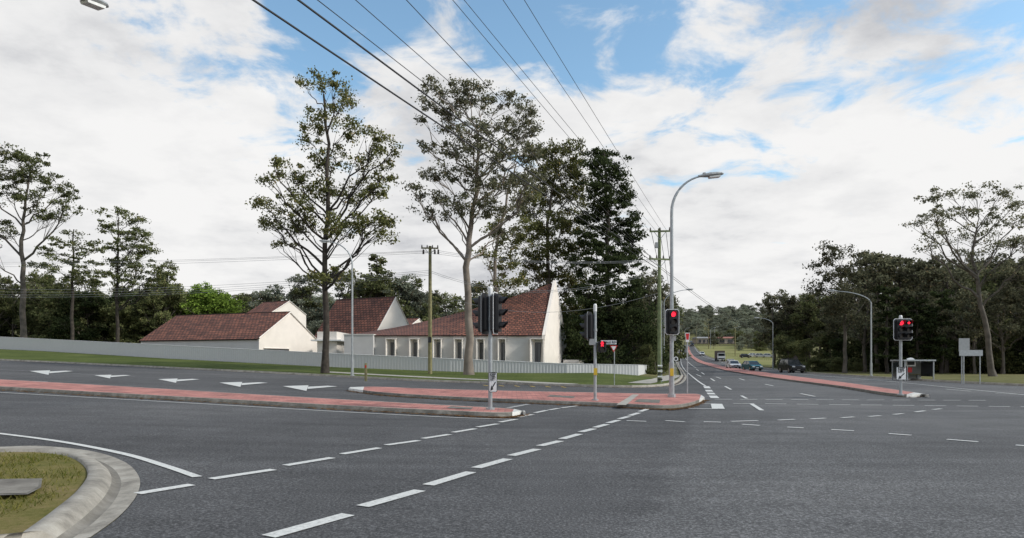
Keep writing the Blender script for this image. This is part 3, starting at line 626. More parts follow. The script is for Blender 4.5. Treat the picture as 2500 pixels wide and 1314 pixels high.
def ridge(s_):
    k=s_*4; i=min(int(k),3); 
    pts_=[W(*r_) for r_ in RR]; p0=pts_[max(i-1,0)];p1=pts_[i];p2=pts_[i+1];p3=pts_[min(i+2,4)]; t=k-i
    return .5*((2*p1)+(p2-p0)*t+(2*p0-5*p1+4*p2-p3)*t*t+(3*p1-p0-3*p2+p3)*t**3)
uu=[870,1000,1150,1255,1331]
def eave(s_):
    k=s_*4;i=min(int(k),3); u=uu[i]+(uu[i+1]-uu[i])*(k-i); return W(u,820,d0-.25)
roof('roof_front',lambda s_,t:eave(s_).lerp(ridge(s_),t),32,12,20,9,'terracotta_tiles',e)
pk=ridge(1.); rb=W(1380,820,84.)
roof('roof_back',lambda s_,t:Vector((xl+(rb.x-xl)*s_,84.,rb.z)).lerp(ridge(s_)-Vector((0,0,.02)),t),16,4,20,9,'terracotta_tiles',e)
gz=Hs(3,70)-.3
mb=MB(); mb.poly([(xl,d0,gz),(xr,d0,gz),(xr,d0,ze-.05),(xl,d0,ze-.05)],'wall_front_shaded')
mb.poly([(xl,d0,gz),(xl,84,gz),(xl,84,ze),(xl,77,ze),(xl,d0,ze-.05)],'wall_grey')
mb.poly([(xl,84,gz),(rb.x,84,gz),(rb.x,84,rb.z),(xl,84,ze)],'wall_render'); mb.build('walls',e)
fb=Vector((xr-.15,d0-.05,gz)); ft=Vector((xr+.05,d0-.3,ze+.05)); pt=Vector((pk.x+.12,pk.y,pk.z+.3)); rt=Vector((rb.x+.1,84.1,rb.z+.1)); rbm=Vector((rb.x+.1,84.1,gz))
mb=MB(); th=Vector((-.3,.0,0)); A=[fb,rbm,rt,pt,ft]; B=[p+th for p in A]; mb.add(A+B,[(0,1,2,3,4),(9,8,7,6,5)]+[(i,(i+1)%5,(i+1)%5+5,i+5) for i in range(5)],'wall_render'); mb.build('gable_wall',e)
mb=MB(); wb=MB()
for u0,u1 in [(947,966),(1004,1021),(1061,1077),(1112,1128),(1166,1181),(1218,1233),(1296,1324)]:
    x0=(u0-1250)/F*d0; x1=(u1-1250)/F*d0; zt=CH+(HZ-829)/F*d0; y=d0; xm=x0+(x1-x0)*.35
    wb.poly([(xm,y-.03,gz),(x1,y-.03,gz),(x1,y-.03,zt-.3),(xm,y-.03,zt-.3)],'window_dark')
    wb.box(((xm+x1)/2+.05,y-.05,2.2),(.05,.04,2.4),'lamp_grey')
    mb.box((x1+.05,y-.38,(gz+zt)/2),(.08,.75,zt-gz),'wall_render')
    mb.add([(x0-.05,y-.75,gz),(xm,y-.035,gz),(xm,y-.035,zt),(x0-.05,y-.75,zt),(x0-.13,y-.75,gz),(x0-.13,y-.02,gz),(x0-.13,y-.02,zt),(x0-.13,y-.75,zt)],[(0,1,2,3),(4,5,6,7),(0,3,7,4),(3,2,6,7),(1,5,6,2)],'wall_render')
    mb.box(((x0+x1)/2,y-.38,zt+.045),(x1-x0+.3,.75,.08),'wall_render')
mb.build('window_fins',e); wb.build('windows',e)
mb=MB(); x0=(833-1250)/F*68; x1=(905-1250)/F*68; z1=CH+(HZ-817)/F*68; zb_=Hs(x0,68)-.3
mb.box(((x0+x1)/2,71.2,(zb_+z1)/2),(x1-x0,4,z1-zb_),'wall_grey'); mb.box(((x0+x1)/2,71.2,z1+.05),(x1-x0+.1,4.1,.1),'wall_front_shaded'); mb.build('entry_block',e)
mb=MB(); mb.box(W(815,848,80),(2.2,6,3.4),'wall_render'); mb.box(W(815,833,80)+Vector((0,0,.0)),(3.4,7,.15),'white_paint')
mb.build('link_block',e)
mb=MB(); mb.box(W(1400,886,80),(2.4,.3,.7),'wall_render'); mb.box(W(1385,888,80)+Vector((0,-1,0)),(2,2,.2),'concrete_path'); mb.build('low_wall',e)
# fence
ft=[(-320,806,118),(0,823,92),(400,843,76.5),(800,863,68),(1100,876.5,66),(1385,889,65),(1558,892,66),(1585,893,82)]
Pt=[W(*p) for p in ft]; pts=[]
for a,b_ in zip(Pt,Pt[1:]):
    k=int((b_-a).length/.15); dirn=(b_-a).normalized(); nn=Vector((-dirn.y,dirn.x,0)); 
    for i in range(k): pts.append(a.lerp(b_,i/k)+nn*(.012 if i%2 else -.012))
mb=MB(); vs=[]
for p in pts: vs+= [(p.x,p.y,p.z),(p.x,p.y,Hs(p.x,p.y)-.1)]
mb.add(vs,[(2*i,2*i+1,2*i+3,2*i+2) for i in range(len(pts)-1)],'fence_metal'); o=mb.build('metal_fence')
mb=MB(); mb.tube([p+Vector((0,0,.02)) for p in Pt],.035,'fence_metal',4); r_=mb.build('top_rail'); r_.parent=o
# ---------------------------------------------------------------- street furniture
def lamp(name,base,h,reach,dirn,r=.09,bend=None,head=.9,mat='galv_steel'):
    mb=MB(); b_=Vector(base); d_=Vector(dirn).normalized(); hb=bend or 2.6; pts=[b_,b_+Vector((0,0,h-hb))]
    for i in range(1,11):
        t=i/10*math.pi/2*.9; pts.append(b_+Vector((0,0,h-hb+math.sin(t)*hb*.98))+d_*reach*(1-math.cos(t))/1.0*1.18*.82)
    rad=[r]+[r*.75]+[r*.75*(1-.5*i/10) for i in range(1,11)]
    mb.tube(pts,rad,mat,10); mb.tube([b_,b_+Vector((0,0,.12))],r*1.9,mat,10); mb.tube([b_+Vector((0,0,.12)),b_+Vector((0,0,1.4))],r*1.25,mat,10)
    E=pts[-1]; q=d_.to_track_quat('X','Z').to_matrix().to_4x4()
    mb.M=Matrix.Translation(E)@q@Matrix.Rotation(-.12,4,'Y')
    w=.17
    secs=[(-.15,.05,.05,0),(.0,.07,.07,0),(.12,.12,.09,0),(.35,w,.11,.0),(.6,w*.95,.1,0),(.8,w*.7,.07,0),(.88,.04,.03,0)]
    vs=[];fs=[];k=10
    for x_,a_,h_,_ in secs:
        for j in range(k):
            th=2*math.pi*j/k; vs.append((x_,math.cos(th)*a_,math.sin(th)*h_*(1 if math.sin(th)>0 else .7)))
    for i in range(len(secs)-1):
        for j in range(k): fs.append((i*k+j,i*k+(j+1)%k,(i+1)*k+(j+1)%k,(i+1)*k+j))
    fs+= [tuple(range(k)),tuple((len(secs)-1)*k+j for j in range(k))]
    mb.add(vs,fs,'lamp_grey'); mb.box((.5,0,-.09),(.42,.24,.06),'headlamp',top=(1.1,1.1)); mb.box((.1,0,.1),(.1,.08,.05),'lamp_grey')
    mb.M=Matrix.Identity(4)
    return mb.build(name,smooth=False)
b_=P(1640,970,.16); big=lamp('street_lamp',b_,(970-426)/F*b_.y,1.5,(1,.05,0),r=.085,bend=1.5)
b_=P(860,919); lamp('street_lamp',b_,10.6,2.2,(-1,.1,0),bend=1.9)
b_=P(1621,912); lamp('street_lamp',b_,10.6,3.6,(1,.1,0),bend=1.8)
b_=P(2127,919); lamp('street_lamp',b_,8.9,4.2,(-1,.1,0),bend=1.4)
b_=P(1887,902); lamp('street_lamp',b_,9.3,3.,(-1,.1,0),bend=1.2)
for u,v in [(1672,850),(1735,850),(1795,842),(1745,838)]:
    b_=P(u,v); lamp('street_lamp',b_,10,2,(1,0,0),bend=1.5,r=.12)
b_=Vector((-11.4,11.2,Hs(-11.4,11.2)+.1)); dv=Vector((1.6,4.0,0)); lamp('street_lamp',b_,9.85-b_.z,dv.length/.817,dv,bend=1.5)
def power_pole(name,u,d,vtop,arms,mat,r=.17):
    x=(u-1250)/F*d; zb=Hs(x,d); zt=W(u,vtop,d).z; mb=MB(); mb.tube([(x,d,zb-.1),(x,d,(zb+zt)/2),(x,d,zt)],[r,r*.85,r*.68],mat,12)
    for v,L_,ang,n in arms:
        z=W(u,v,d).z; a=Vector((math.cos(ang),math.sin(ang),0)); c=Vector((x,d-.2,z)); mb.M=Matrix.Identity(4)
        mb.box(c,(L_,.1,.12),'timber_brown' if mat!='timber_green' else 'timber_green',rz=ang)
        for i in range(n):
            t=(i/(n-1)-.5)*L_*.92; q=c+a*t; mb.tube([q,q+Vector((0,0,.12)),q+Vector((0,0,.28))],[.05,.06,.035],'insulator',8)
        mb.tube([c+a*L_*.3,Vector((x,d-.15,z-.6))],.02,'galv_steel',5); mb.tube([c-a*L_*.3,Vector((x,d-.15,z-.6))],.02,'galv_steel',5)
    return mb,x,zb,zt
mb,x,zb,zt=power_pole('power_pole',1610,50.,558,[(566,1.5,-.1,3),(634,1.7,.2,4)],'timber_green',.16)
mb.box((x-.25,49.8,W(0,600,50).z),(.2,.2,.4),'lamp_grey')
for i in range(6): mb.box((x,49.78,zb+.25+i*.2),(.34,.03,.1),'white_paint' if i%2 else 'sign_black',rz=0)
mb.tube([(x+.12,49.8,zb),(x+.12,49.8,zb+6)],.03,'galv_steel',6)
mb.build('power_pole')
mb,x2,zb2,zt2=power_pole('power_pole',1050,60.,601,[(607,1.5,.1,4)],'timber_brown',.19)
for k in(-.55,.45,.75): mb.tube([(x2+k,59.7,zt2-.35),(x2+k,59.7,zt2-.75)],[.07,.09],'insulator',8)
mb.box((x2,59.75,zb2+1.8+1.2),(.3,.04,.5),'sign_black'); mb.build('power_pole')
for u,d,vt in [(1662,300,790),(1700,380,800),(1730,330,790),(1795,260,795),(1745,420,805)]:
    mb,_,_,_=power_pole('power_pole',u,d,vt,[(vt+3,2,0,3)],'timber_brown',.2); mb.build('power_pole')
wr=MB()
def wire(A,B,sag,r,mat='wire_black',n=24):
    A=Vector(A);B=Vector(B); pts=[]
    for i in range(n+1):
        t=i/n; p=A.lerp(B,t); p.z-=4*sag*t*(1-t); pts.append(p)
    wr.tube(pts,r,mat,5,cap=False)
def overhead(u0,ua,va,da,r,sag=.0):
    A=W(ua,va,da); zq=A.z; d=F*(zq-sag-CH)/HZ; Q=Vector(((u0-1250)/F*d,d,zq)); B=A+(Q-A)*1.9
    wire(A,B,sag,r)
overhead(618,1604,655,49.8,.022,.12); overhead(728,1608,650,49.8,.022,.12)
overhead(775,1600,636,49.8,.010,.15); overhead(868,1596,632,49.8,.009,.15); overhead(992,1590,630,49.8,.009,.15)
overhead(1105,1588,566,49.8,.009,.15); overhead(1133,1600,562,49.8,.009,.15); overhead(1228,1612,560,49.8,.009,.12); overhead(1280,1627,562,49.8,.009,.12)
for v0,v1 in [(636,612),(641,613),(648,617)]:
    wire(W(-300,v0,100),W(1050+random.uniform(-18,18),v1,59.8),.6,.013,'cable_grey')
for v0,v1 in [(690,660),(698,664),(706,668),(712,672)]:
    wire(W(-300,v0,95),W(1050,v1,59.8),1.3,.014,'cable_grey')
for k,(va,vb) in enumerate([(612,634),(613,636),(615,638)]): wire(W(1070-k*20,va,59.8),W(1590+k*14,vb,49.9),.5,.012,'cable_grey')
for va,vb in [(662,660),(666,664),(712,716)]: wire(W(1053,va,59.8),W(1606,vb,49.9),1.6,.014,'cable_grey')
for ua,va,vb in [(1590,566,800),(1610,560,802),(1626,566,806)]: wire(W(ua,va,50),W(1662+(ua-1610)*.1,vb-8,300),4,.02,'wire_black')
for v in(650,655): wire(W(1612,v,50),W(1900,v+150,160),2.,.016,'wire_black')
for k in range(3): wire(W(1662,792+k*2,300),W(1745,808+k*2,420),3,.04,'wire_black')
wr.build('power_lines')
# traffic signals
def rrect(w,h,c):
    return [(-w/2+c,-h/2),(w/2-c,-h/2),(w/2,-h/2+c),(w/2,h/2-c),(w/2-c,h/2),(-w/2+c,h/2),(-w/2,h/2-c),(-w/2,-h/2+c)]
def head(mb,c,rz,w,h,cols=1,rows=3,lit=(),back=True,ped=False):
    mb.M=Matrix.Translation(c)@Matrix.Rotation(rz,4,'Z')
    if back:
        mb.prism(rrect(w,h,.07),.03,.04,'white_paint'); mb.prism(rrect(w-.045,h-.045,.06),.018,.0285,'black_plastic'); mb.prism(rrect(w,h,.07),.0415,.055,'black_plastic')
    bw=.3*cols if cols>1 else .3; bh=h*.88
    mb.prism(rrect(bw,bh,.04),-.1,.015,'black_plastic'); mb.prism(rrect(bw*.9,bh*.94,.04),.06,.16,'black_plastic')
    R=min(.1,bh/rows*.42)
    for cx in range(cols):
        for ry in range(rows):
            x_=(cx-(cols-1)/2)*.3; z_=(1-ry)*bh/rows if rows==3 else (.5-ry)*bh/rows; on=(cx,ry) in lit
            n=14; arc=[(x_+math.cos(2*math.pi*k/n)*R,z_+math.sin(2*math.pi*k/n)*R) for k in range(n)]
            mt='lens_red' if on else 'lens_off'
            if on and cols>1 and cx==1:
                mb.prism(arc,-.115,-.101,'lens_off'); ar=[(-.08,.02),(.01,.02),(.01,.07),(.085,0),(.01,-.07),(.01,-.02),(-.08,-.02)]
                mb.prism([(x_+a,z_+b_) for a,b_ in ar],-.125,-.116,'lens_red')
            elif on and ped:
                mb.prism([(x_+a,z_+b_) for a,b_ in [(-.05,-.09),(-.02,-.09),(0,-.02),(.02,-.09),(.05,-.09),(.03,0),(.06,.0),(.04,.06),(.02,.065),(.02,.1),(-.02,.1),(-.02,.065),(-.04,.06),(-.06,0),(-.03,0)]],-.125,-.11,'lens_red')
            else: mb.prism(arc,-.115,-.101,mt)
            vs=[];fs=[]; m_=11
            for k in range(m_):
                th=math.radians(-35+250*k/(m_-1)); 
                vs+= [(x_+math.cos(th)*R*1.12,-.1,z_+math.sin(th)*R*1.12),(x_+math.cos(th)*R*1.12,-.1-.24*(.45+.55*max(0,math.sin(th)+.3)/1.3),z_+math.sin(th)*R*1.12)]
            for k in range(m_-1): fs.append((2*k,2*k+1,2*k+3,2*k+2))
            mb.add(vs,fs,'black_plastic')
    mb.M=Matrix.Identity(4)
def sigpole(mb,b_,h,r=.06):
    mb.tube([b_,b_+Vector((0,0,h-.28))],r,'galv_steel',12); mb.tube([b_+Vector((0,0,h-.28)),b_+Vector((0,0,h-.05)),b_+Vector((0,0,h))],[r*1.15,r*1.15,r*.7],'white_paint',12)
    mb.tube([b_,b_+Vector((0,0,.05))],r*2.2,'galv_steel',12); mb.tube([b_+Vector((0,0,h-1.0)),b_+Vector((0,0,h-.9))],r*1.3,'lamp_grey',12)
def keepleft(parent,c,w=.45,h=.62,rz=0):
    mb=MB(); mb.M=Matrix.Translation(c); mb.prism(rrect(w,h,.02),0,.012,'sign_black'); mb.prism(rrect(w-.03,h-.03,.015),-.004,-.001,'white_paint')
    s_=w/.45; ar=[(-.19,.02),(.04,.02),(.04,.075),(.19,0),(.04,-.075),(.04,-.02),(-.19,-.02)]
    t=math.radians(222); mb.prism([((a*math.cos(t)-q*math.sin(t))*s_,-.13*h/.62+a*math.sin(t)+q*math.cos(t)) for a,q in ar],-.009,-.005,'sign_black')
    mb.build('sign_plate',parent)
    text('KEEP',.15,Vector(c)+Vector((0,-.012,h*.37)),0,'sign_black',parent,sx=s_*.95,bold=.003); text('LEFT',.15,Vector(c)+Vector((0,-.012,h*.17)),0,'sign_black',parent,sx=s_*.95,bold=.003)
e=empty('traffic_light'); b_=P(1197,1000,.16); mb=MB(); k=b_.y/F; sigpole(mb,b_,300*k)
zc=b_.z+(1000-765)*k
head(mb,(b_.x+.19,b_.y-.02,zc),math.radians(72),.46,1.22,back=True); head(mb,(b_.x-.2,b_.y+.03,zc-.02),math.radians(246),.46,1.2)
for dz in(-.35,.35): mb.box((b_.x,b_.y,zc+dz),(.4,.05,.05),'galv_steel')
mb.build('signal_post',e); keepleft(e,(b_.x+.08,b_.y-.09,b_.z+(1000-933)*k),.24,.58)
e=empty('traffic_light'); b_=P(1453,978,.16); mb=MB(); k=b_.y/F; sigpole(mb,b_,236*k,.055)
head(mb,(b_.x-.24,b_.y+.02,b_.z+(978-797)*k),math.radians(243),.46,1.05); head(mb,(b_.x+.24,b_.y-.02,b_.z+(978-847)*k),0,.26,.46,rows=2,lit=((0,0),),back=False,ped=True)
mb.box((b_.x-.12,b_.y-.04,b_.z+(978-835)*k),(.2,.14,.22),'lamp_grey'); mb.box((b_.x,b_.y-.1,b_.z+1.05),(.12,.1,.25),'sign_yellow')
s_c=W(1486,836,b_.y-.1); mb.box(s_c,(.56,.03,.14),'white_paint'); mb.tube([s_c+Vector((-.6,.05,0)),s_c+Vector((-.2,.05,0))],.015,'galv_steel',5); mb.build('signal_post',e)
text('NVALE RD',.115,s_c+Vector((0,-.02,0)),0,'sign_black',e,bold=.003)
mb=MB(); b_=P(1640,970,.16); k=b_.y/F
head(mb,(b_.x-.02,b_.y-.22,b_.z+(970-787)*k),math.radians(3),.56,1.02,lit=((0,0),)); mb.box((b_.x,b_.y-.1,b_.z+(970-787)*k),(.06,.2,.5),'galv_steel')
mb.box((b_.x-.02,b_.y-.1,b_.z+1.0),(.13,.1,.3),'sign_yellow'); mb.box((b_.x+.05,b_.y-.1,b_.z+(970-826)*k),(.2,.02,.2),'lamp_grey'); mb.build('traffic_signal_head')
e=empty('traffic_light'); b_=P(2199,965,.16); mb=MB(); k=b_.y/F; sigpole(mb,b_,195*k,.06)
head(mb,(b_.x,b_.y-.2,b_.z+(965-805)*k),0,.8,.92,cols=2,lit=((0,0),(1,0))); mb.build('signal_post',e); keepleft(e,(b_.x-.03,b_.y-.1,b_.z+(965-912)*k),.42,.54)
def post(mb,b_,h,r=.03,mat='galv_steel'): mb.tube([b_,b_+Vector((0,0,h))],r,mat,8)
b_=P(893,931,.16); mb=MB(); mb.box(b_+Vector((0,0,.55)),(.14,.12,1.1),'timber_brown',top=(.9,.9)); mb.box(b_+Vector((0,-.065,.9)),(.09,.01,.15),'sign_red'); mb.build('timber_bollard')
b_=P(1500,940); mb=MB(); k=b_.y/F; post(mb,b_,95*k); c=b_+Vector((-.05,-.04,88*k)); mb.M=Matrix.Translation(c); mb.prism([(-.25,.22),(.25,.22),(0,-.22)],0,.01,'sign_red'); mb.prism([(-.17,.17),(.17,.17),(0,-.12)],-.003,-.001,'white_paint'); mb.M=Matrix.Identity(4); mb.build('give_way_sign')
b_=P(1678,962,.16); mb=MB(); k=b_.y/F; post(mb,b_,145*k); mb.M=Matrix.Translation(b_+Vector((0,-.04,138*k))); mb.prism([(-.1,.2),(.1,.2),(.07,-.2),(-.07,-.2)],0,.01,'white_paint'); mb.prism([(-.08,.17),(.08,.17),(.05,-.1),(-.05,-.1)],-.003,-.001,'sign_red'); mb.M=Matrix.Identity(4); mb.build('traffic_sign')
b_=P(1942,908); mb=MB(); k=b_.y/F; post(mb,b_,38*k,.04); mb.M=Matrix.Translation(b_+Vector((0,-.05,34*k))); mb.prism([(-.4,0),(0,-.4),(.4,0),(0,.4)],0,.02,'sign_brown'); mb.M=Matrix.Identity(4); mb.build('diamond_sign')
b_=P(2353,937); mb=MB(); k=b_.y/F; post(mb,b_,105*k,.04); mb.box(b_+Vector((0,-.05,95*k)),(.75,.02,.9),'lamp_grey'); mb.build('traffic_sign')
b_=P(2366,938); mb=MB(); k=b_.y/F
for s_ in(-.5,.75): post(mb,b_+Vector((s_,0,0)),78*k,.035)
mb.box(b_+Vector((.1,-.05,76*k)),(1.6,.02,.4),'galv_steel'); mb.build('direction_sign')
b_=P(1650,921); mb=MB(); post(mb,b_,1.9,.03); mb.tube([b_+Vector((0,-.03,1.8)),b_+Vector((0,-.05,1.8))],.22,'white_paint',16); mb.tube([b_+Vector((0,-.051,1.8)),b_+Vector((0,-.055,1.8))],.14,'sign_black',16); mb.build('speed_sign')
c=P(2250,930); k=c.y/F; mb=MB(); w=70*k; h=50*k
mb.box(c+Vector((0,1.2,h)),(w+.3,2.0,.12),'galv_steel'); mb.box(c+Vector((0,2.0,h/2)),(w,.06,h*.85),'lamp_grey')
for s_ in(-1,1):
    for y_ in(.3,2.1): mb.box(c+Vector((s_*w/2,y_,h/2)),(.08,.08,h),'galv_steel')
    mb.box(c+Vector((s_*w/2,1.2,h*.55)),(.03,1.6,h*.7),'glass_dark')
mb.box(c+Vector((0,1.6,.5)),(w*.7,.4,.06),'timber_brown')
for s_ in(-.6,.6): mb.box(c+Vector((s_,1.6,.23)),(.06,.3,.46),'lamp_grey')
mb.build('bus_shelter')
b_=P(2220,929); mb=MB(); k=b_.y/F; post(mb,b_+Vector((-.15,0,0)),54*k,.05,'white_paint'); 
ar=[(-.15,0),(-.15,.35)]+[(.25+.4*math.cos(math.radians(180-i*18)),.35+.35*math.sin(math.radians(180-i*18))) for i in range(11)]+[(.65,0)]
mb.M=Matrix.Translation(b_+Vector((-.15,-.06,54*k-.65))); mb.prism(ar,0,.04,'white_paint'); mb.prism([(-.05,.1),(.55,.1),(.55,.4),(-.05,.4)],-.005,-.001,'sign_black'); mb.prism([(0,-.5),(.35,-.5),(.35,-.1),(0,-.1)],0,.02,'sign_red'); mb.M=Matrix.Identity(4); mb.build('bus_stop_sign')
mb=MB(); pl=[P(u,v) for u,v in [(1770,868),(1810,872),(1850,877),(1885,882)]]
for a,c_ in zip(pl,pl[1:]):
    for i in range(8): post(mb,a.lerp(c_,i/8),1.1,.05,'timber_brown')
    mb.tube([a+Vector((0,0,1.05)),c_+Vector((0,0,1.05))],.04,'timber_brown',5)
mb.build('rail_fence')
# ---------------------------------------------------------------- vehicles
def car(name,mat,u,v,yaw,kind='sedan',s=1.):
    e_=P(u,v); mb=MB(); mb.M=Matrix.Translation(e_)@Matrix.Rotation(math.radians(yaw),4,'Z')@Matrix.Scale(s,4)
    if kind=='suv': Lh,Wd=2.4,.95; lower=[(-2.4,.45),(-2.38,.95),(-1.2,1.08),(2.35,1.1),(2.4,.5),(2.3,.32),(-2.3,.32)]; g=[(-1.25,1.07),(-.65,1.75),(2.0,1.78),(2.3,1.1)]
    elif kind=='hatch': Lh,Wd=1.95,.85; lower=[(-1.95,.4),(-1.92,.72),(-1.0,.92),(1.85,.98),(1.95,.5),(1.85,.25),(-1.85,.25)]; g=[(-1.1,.9),(-.35,1.44),(1.3,1.46),(1.8,.97)]
    else: Lh,Wd=2.3,.9; lower=[(-2.3,.38),(-2.28,.68),(-1.15,.88),(1.6,.93),(2.28,.9),(2.3,.5),(2.2,.25),(-2.2,.25)]; g=[(-1.25,.87),(-.45,1.4),(.9,1.42),(1.75,.92)]
    def ext(poly,w0,w1,mt,zlo,zhi):
        n=len(poly); wf=lambda z:w0+(w1-w0)*((z-zlo)/(zhi-zlo)); vs=[(-wf(z),y,z) for y,z in poly]+[(wf(z),y,z) for y,z in poly]
        mb.add(vs,[tuple(range(n)),tuple(range(2*n-1,n-1,-1))]+[(i,i+n,(i+1)%n+n,(i+1)%n) for i in range(n)],mt)
    ext(lower,Wd,Wd*.97,mat,.25,1.1)
    ext(g,Wd*.93,Wd*.74,'glass_dark',g[0][1],g[1][1])
    zt=g[1][1]; ext([(g[1][0]-.05,zt-.03),(g[1][0],zt+.05),(g[2][0],zt+.06),(g[2][0]+.05,zt-.03)],Wd*.76,Wd*.7,mat,zt-.03,zt+.06)
    for sx in(-1,1):
        for a,b2 in((g[0],g[1]),(g[3],g[2])): mb.tube([(sx*Wd*.93,a[0],a[1]),(sx*Wd*.75,b2[0],b2[1])],.045,mat,5)
        mb.tube([(sx*Wd*.93,(g[0][0]+g[3][0])/2,g[0][1]),(sx*Wd*.75,(g[1][0]+g[2][0])/2,zt)],.04,mat,5)
        mb.box((sx*(Wd+.1),g[0][0]+.25,g[0][1]+.05),(.2,.12,.14),mat)
        mb.box((sx*Wd*.68,-Lh-.005,lower[1][1]-.1),(.38,.06,.16),'headlamp'); mb.box((sx*Wd*.72,Lh+.0,.78),(.3,.05,.16),'sign_red')
        for y_ in(-Lh*.62,Lh*.6):
            r_=.38 if kind=='suv' else .32
            mb.tube([(sx*(Wd-.22),y_,r_),(sx*(Wd+.02),y_,r_)],r_,'tyre',16); mb.tube([(sx*(Wd+.0),y_,r_),(sx*(Wd+.035),y_,r_)],r_*.6,'chrome',10)
    mb.box((0,-Lh-.01,lower[1][1]-.13),(Wd*.9,.05,.15),'black_plastic'); mb.box((0,-Lh-.02,.45),(.4,.04,.12),'white_paint'); mb.box((0,-Lh,.33),(Wd*1.7,.1,.14),'black_plastic')
    if kind=='suv':
        mb.box((0,-Lh-.12,.62),(Wd*1.7,.1,.3),'black_plastic'); mb.tube([(-.5,-Lh-.15,.7),(-.5,-Lh-.15,1.05),(.5,-Lh-.15,1.05),(.5,-Lh-.15,.7)],.035,'black_plastic',6)
        for y_ in(-.3,.8,1.7): mb.tube([(-.75,y_,1.92),(.75,y_,1.92)],.03,'black_plastic',5)
    mb.M=Matrix.Identity(4); return mb.build(name)
car('dark_suv','car_dark',1932,910,0,'suv',1.); car('teal_hatchback','car_teal',1836,905,4,'hatch',1.08)
car('white_sedan','car_white',1790,900,-6,'sedan',1.08); car('white_sedan','car_white',1784,893,-8,'hatch',1.05)
car('white_sedan','car_white',1714,868,-14,'sedan'); car('silver_sedan','car_silver',1688,838,-14,'sedan'); car('dark_suv','car_dark',1690,846,-14,'suv')
for u,v,c_,kd in [(1820,874,'car_dark','hatch'),(1838,872,'car_white','sedan'),(1856,873,'car_silver','hatch'),(1874,873,'car_silver','sedan')]: car('parked_car',c_,u,v,80,kd)
p=P(1758,882); mb=MB(); mb.M=Matrix.Translation(p)@Matrix.Rotation(math.radians(-10),4,'Z')
mb.prism([(-1.1,.5),(1.1,.5),(1.1,1.5),(1.0,2.5),(-1.0,2.5),(-1.1,1.5)],-3.6,-2.0,'car_white'); mb.box((0,-3.62,1.95),(1.9,.06,.75),'glass_dark'); mb.box((0,-3.63,.8),(2.,.08,.3),'black_plastic')
mb.box((0,1.0,2.0),(2.4,5.6,2.4),'sign_brown'); mb.box((0,.5,.7),(1.2,7,.2),'black_plastic')
for sx in(-1,1):
    for y_ in(-2.8,1.8,3.0): mb.tube([(sx*.8,y_,.5),(sx*1.15,y_,.5)],.5,'tyre',14)
    mb.box((sx*.85,-3.64,.8),(.3,.06,.2),'headlamp'); mb.box((sx*1.3,-3.2,1.9),(.1,.1,.5),'black_plastic')
mb.M=Matrix.Identity(4); mb.build('tipper_truck')
for u,v,w,h,mt in [(1775,834,24,3,'shop_red'),(1838,840,20,3,'shop_roof'),(1722,832,12,3,'shop_roof')]:
    d=400; x=(u-1250)/F*d; z=Hs(x,d); e=empty('shop_building'); mb=MB(); mb.box((x,d,z+h/2),(w,12,h),'shop_wall'); mb.build('walls',e)
    mb=MB(); mb.box((x,d,z+h+.5),(w+1,13,1.0),mt,top=(.95,.3)); mb.build('roof',e)
    mb=MB(); 
    for i in range(5): mb.box((x-w/2+w*(i+.5)/5,d-6.05,z+h*.45),(w*.12,.1,h*.6),'window_dark')
    mb.build('windows',e)
# ---------------------------------------------------------------- light & sky
sunv=Vector((.78,-.16,.6)).normalized(); el=math.asin(sunv.z); az=math.atan2(sunv.x,sunv.y)
ld=bpy.data.lights.new('sun','SUN'); ld.energy=3.1; ld.angle=math.radians(5); ld.color=(1,.95,.87); so=bpy.data.objects.new('sun',ld); scene.collection.objects.link(so); so.rotation_euler=sunv.to_track_quat('Z','Y').to_euler()
w=bpy.data.worlds.new('World'); scene.world=w; w.use_nodes=True; nt=w.node_tree; N=nt.nodes; L=nt.links; bg=N['Background']
sky=N.new('ShaderNodeTexSky'); sky.sky_type='NISHITA'; sky.sun_disc=False; sky.sun_elevation=el; sky.sun_rotation=az
tc=N.new('ShaderNodeTexCoord'); sx=N.new('ShaderNodeSeparateXYZ'); L.new(tc.outputs['Generated'],sx.inputs[0])
def M(op,a,b_=None,c_=None,cl=False):
    n=N.new('ShaderNodeMath'); n.operation=op; n.use_clamp=cl
    for i,s_ in enumerate((a,b_,c_)):
        if s_ is None: continue
        if hasattr(s_,'links'): L.new(s_,n.inputs[i])
        else: n.inputs[i].default_value=s_
    return n.outputs[0]
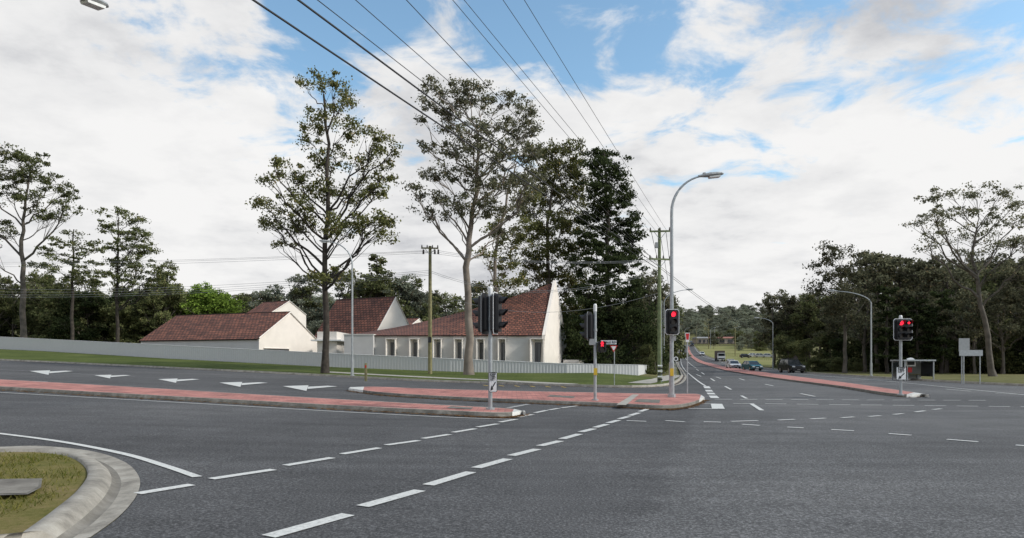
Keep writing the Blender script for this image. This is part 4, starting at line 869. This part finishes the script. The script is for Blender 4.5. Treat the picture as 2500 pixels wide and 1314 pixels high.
def mapr(v,a,b_,c_,d_):
    n=N.new('ShaderNodeMapRange'); n.inputs['From Min'].default_value=a; n.inputs['From Max'].default_value=b_; n.inputs['To Min'].default_value=c_; n.inputs['To Max'].default_value=d_; L.new(v,n.inputs['Value']); return n.outputs[0]
zc=M('ADD',M('MAXIMUM',sx.outputs[2],0.),.16); px=M('DIVIDE',sx.outputs[0],zc); py=M('DIVIDE',sx.outputs[1],zc)
cb=N.new('ShaderNodeCombineXYZ'); L.new(px,cb.inputs[0]); L.new(py,cb.inputs[1]); cb.inputs[2].default_value=1.7
n1=noise(N,L,cb.outputs[0],3.4,14,.6); n1.inputs['Distortion'].default_value=.35
n2=noise(N,L,cb.outputs[0],.9,4,.5); n3=noise(N,L,cb.outputs[0],3.0,9,.6)
thr=mapr(sx.outputs[2],.14,.45,-.17,.095); lf=mapr(sx.outputs[0],-.5,-.28,.11,0)
cov=M('ADD',M('SUBTRACT',M('ADD',M('MULTIPLY',n1.outputs['Fac'],.78),M('MULTIPLY',n2.outputs['Fac'],.22)),thr),lf)
mk_=N.new('ShaderNodeMapRange'); mk_.interpolation_type='SMOOTHSTEP'; mk_.inputs['From Min'].default_value=.40; mk_.inputs['From Max'].default_value=.53; L.new(cov,mk_.inputs['Value'])
sh=M('ADD',M('MULTIPLY',n2.outputs['Fac'],.5),M('MULTIPLY',n3.outputs['Fac'],.5))
rc=ramp(N,[(.44,(.98,.98,.98)),(.54,(.87,.875,.885)),(.66,(.58,.595,.63))]); L.new(sh,rc.inputs[0])
ccol=mixc(N,L,1.0,rc.outputs[0],(9.4,9.35,9.3),'MULTIPLY')
gain=mixc(N,L,1.0,sky.outputs[0],(1.9,2.2,2.1),'MULTIPLY')
L.new(mixc(N,L,mk_.outputs[0],gain,ccol),bg.inputs['Color']); bg.inputs['Strength'].default_value=.1
cam=bpy.data.cameras.new('camera'); cam.lens=24; cam.sensor_width=36; cam.shift_y=.09; cam.clip_end=6000; cam.clip_start=.1
co=bpy.data.objects.new('camera',cam); scene.collection.objects.link(co); co.location=(0,0,CH); co.rotation_euler=(math.pi/2,0,0); scene.camera=co
scene.view_settings.view_transform='Standard'; scene.view_settings.look='None'; scene.view_settings.exposure=0
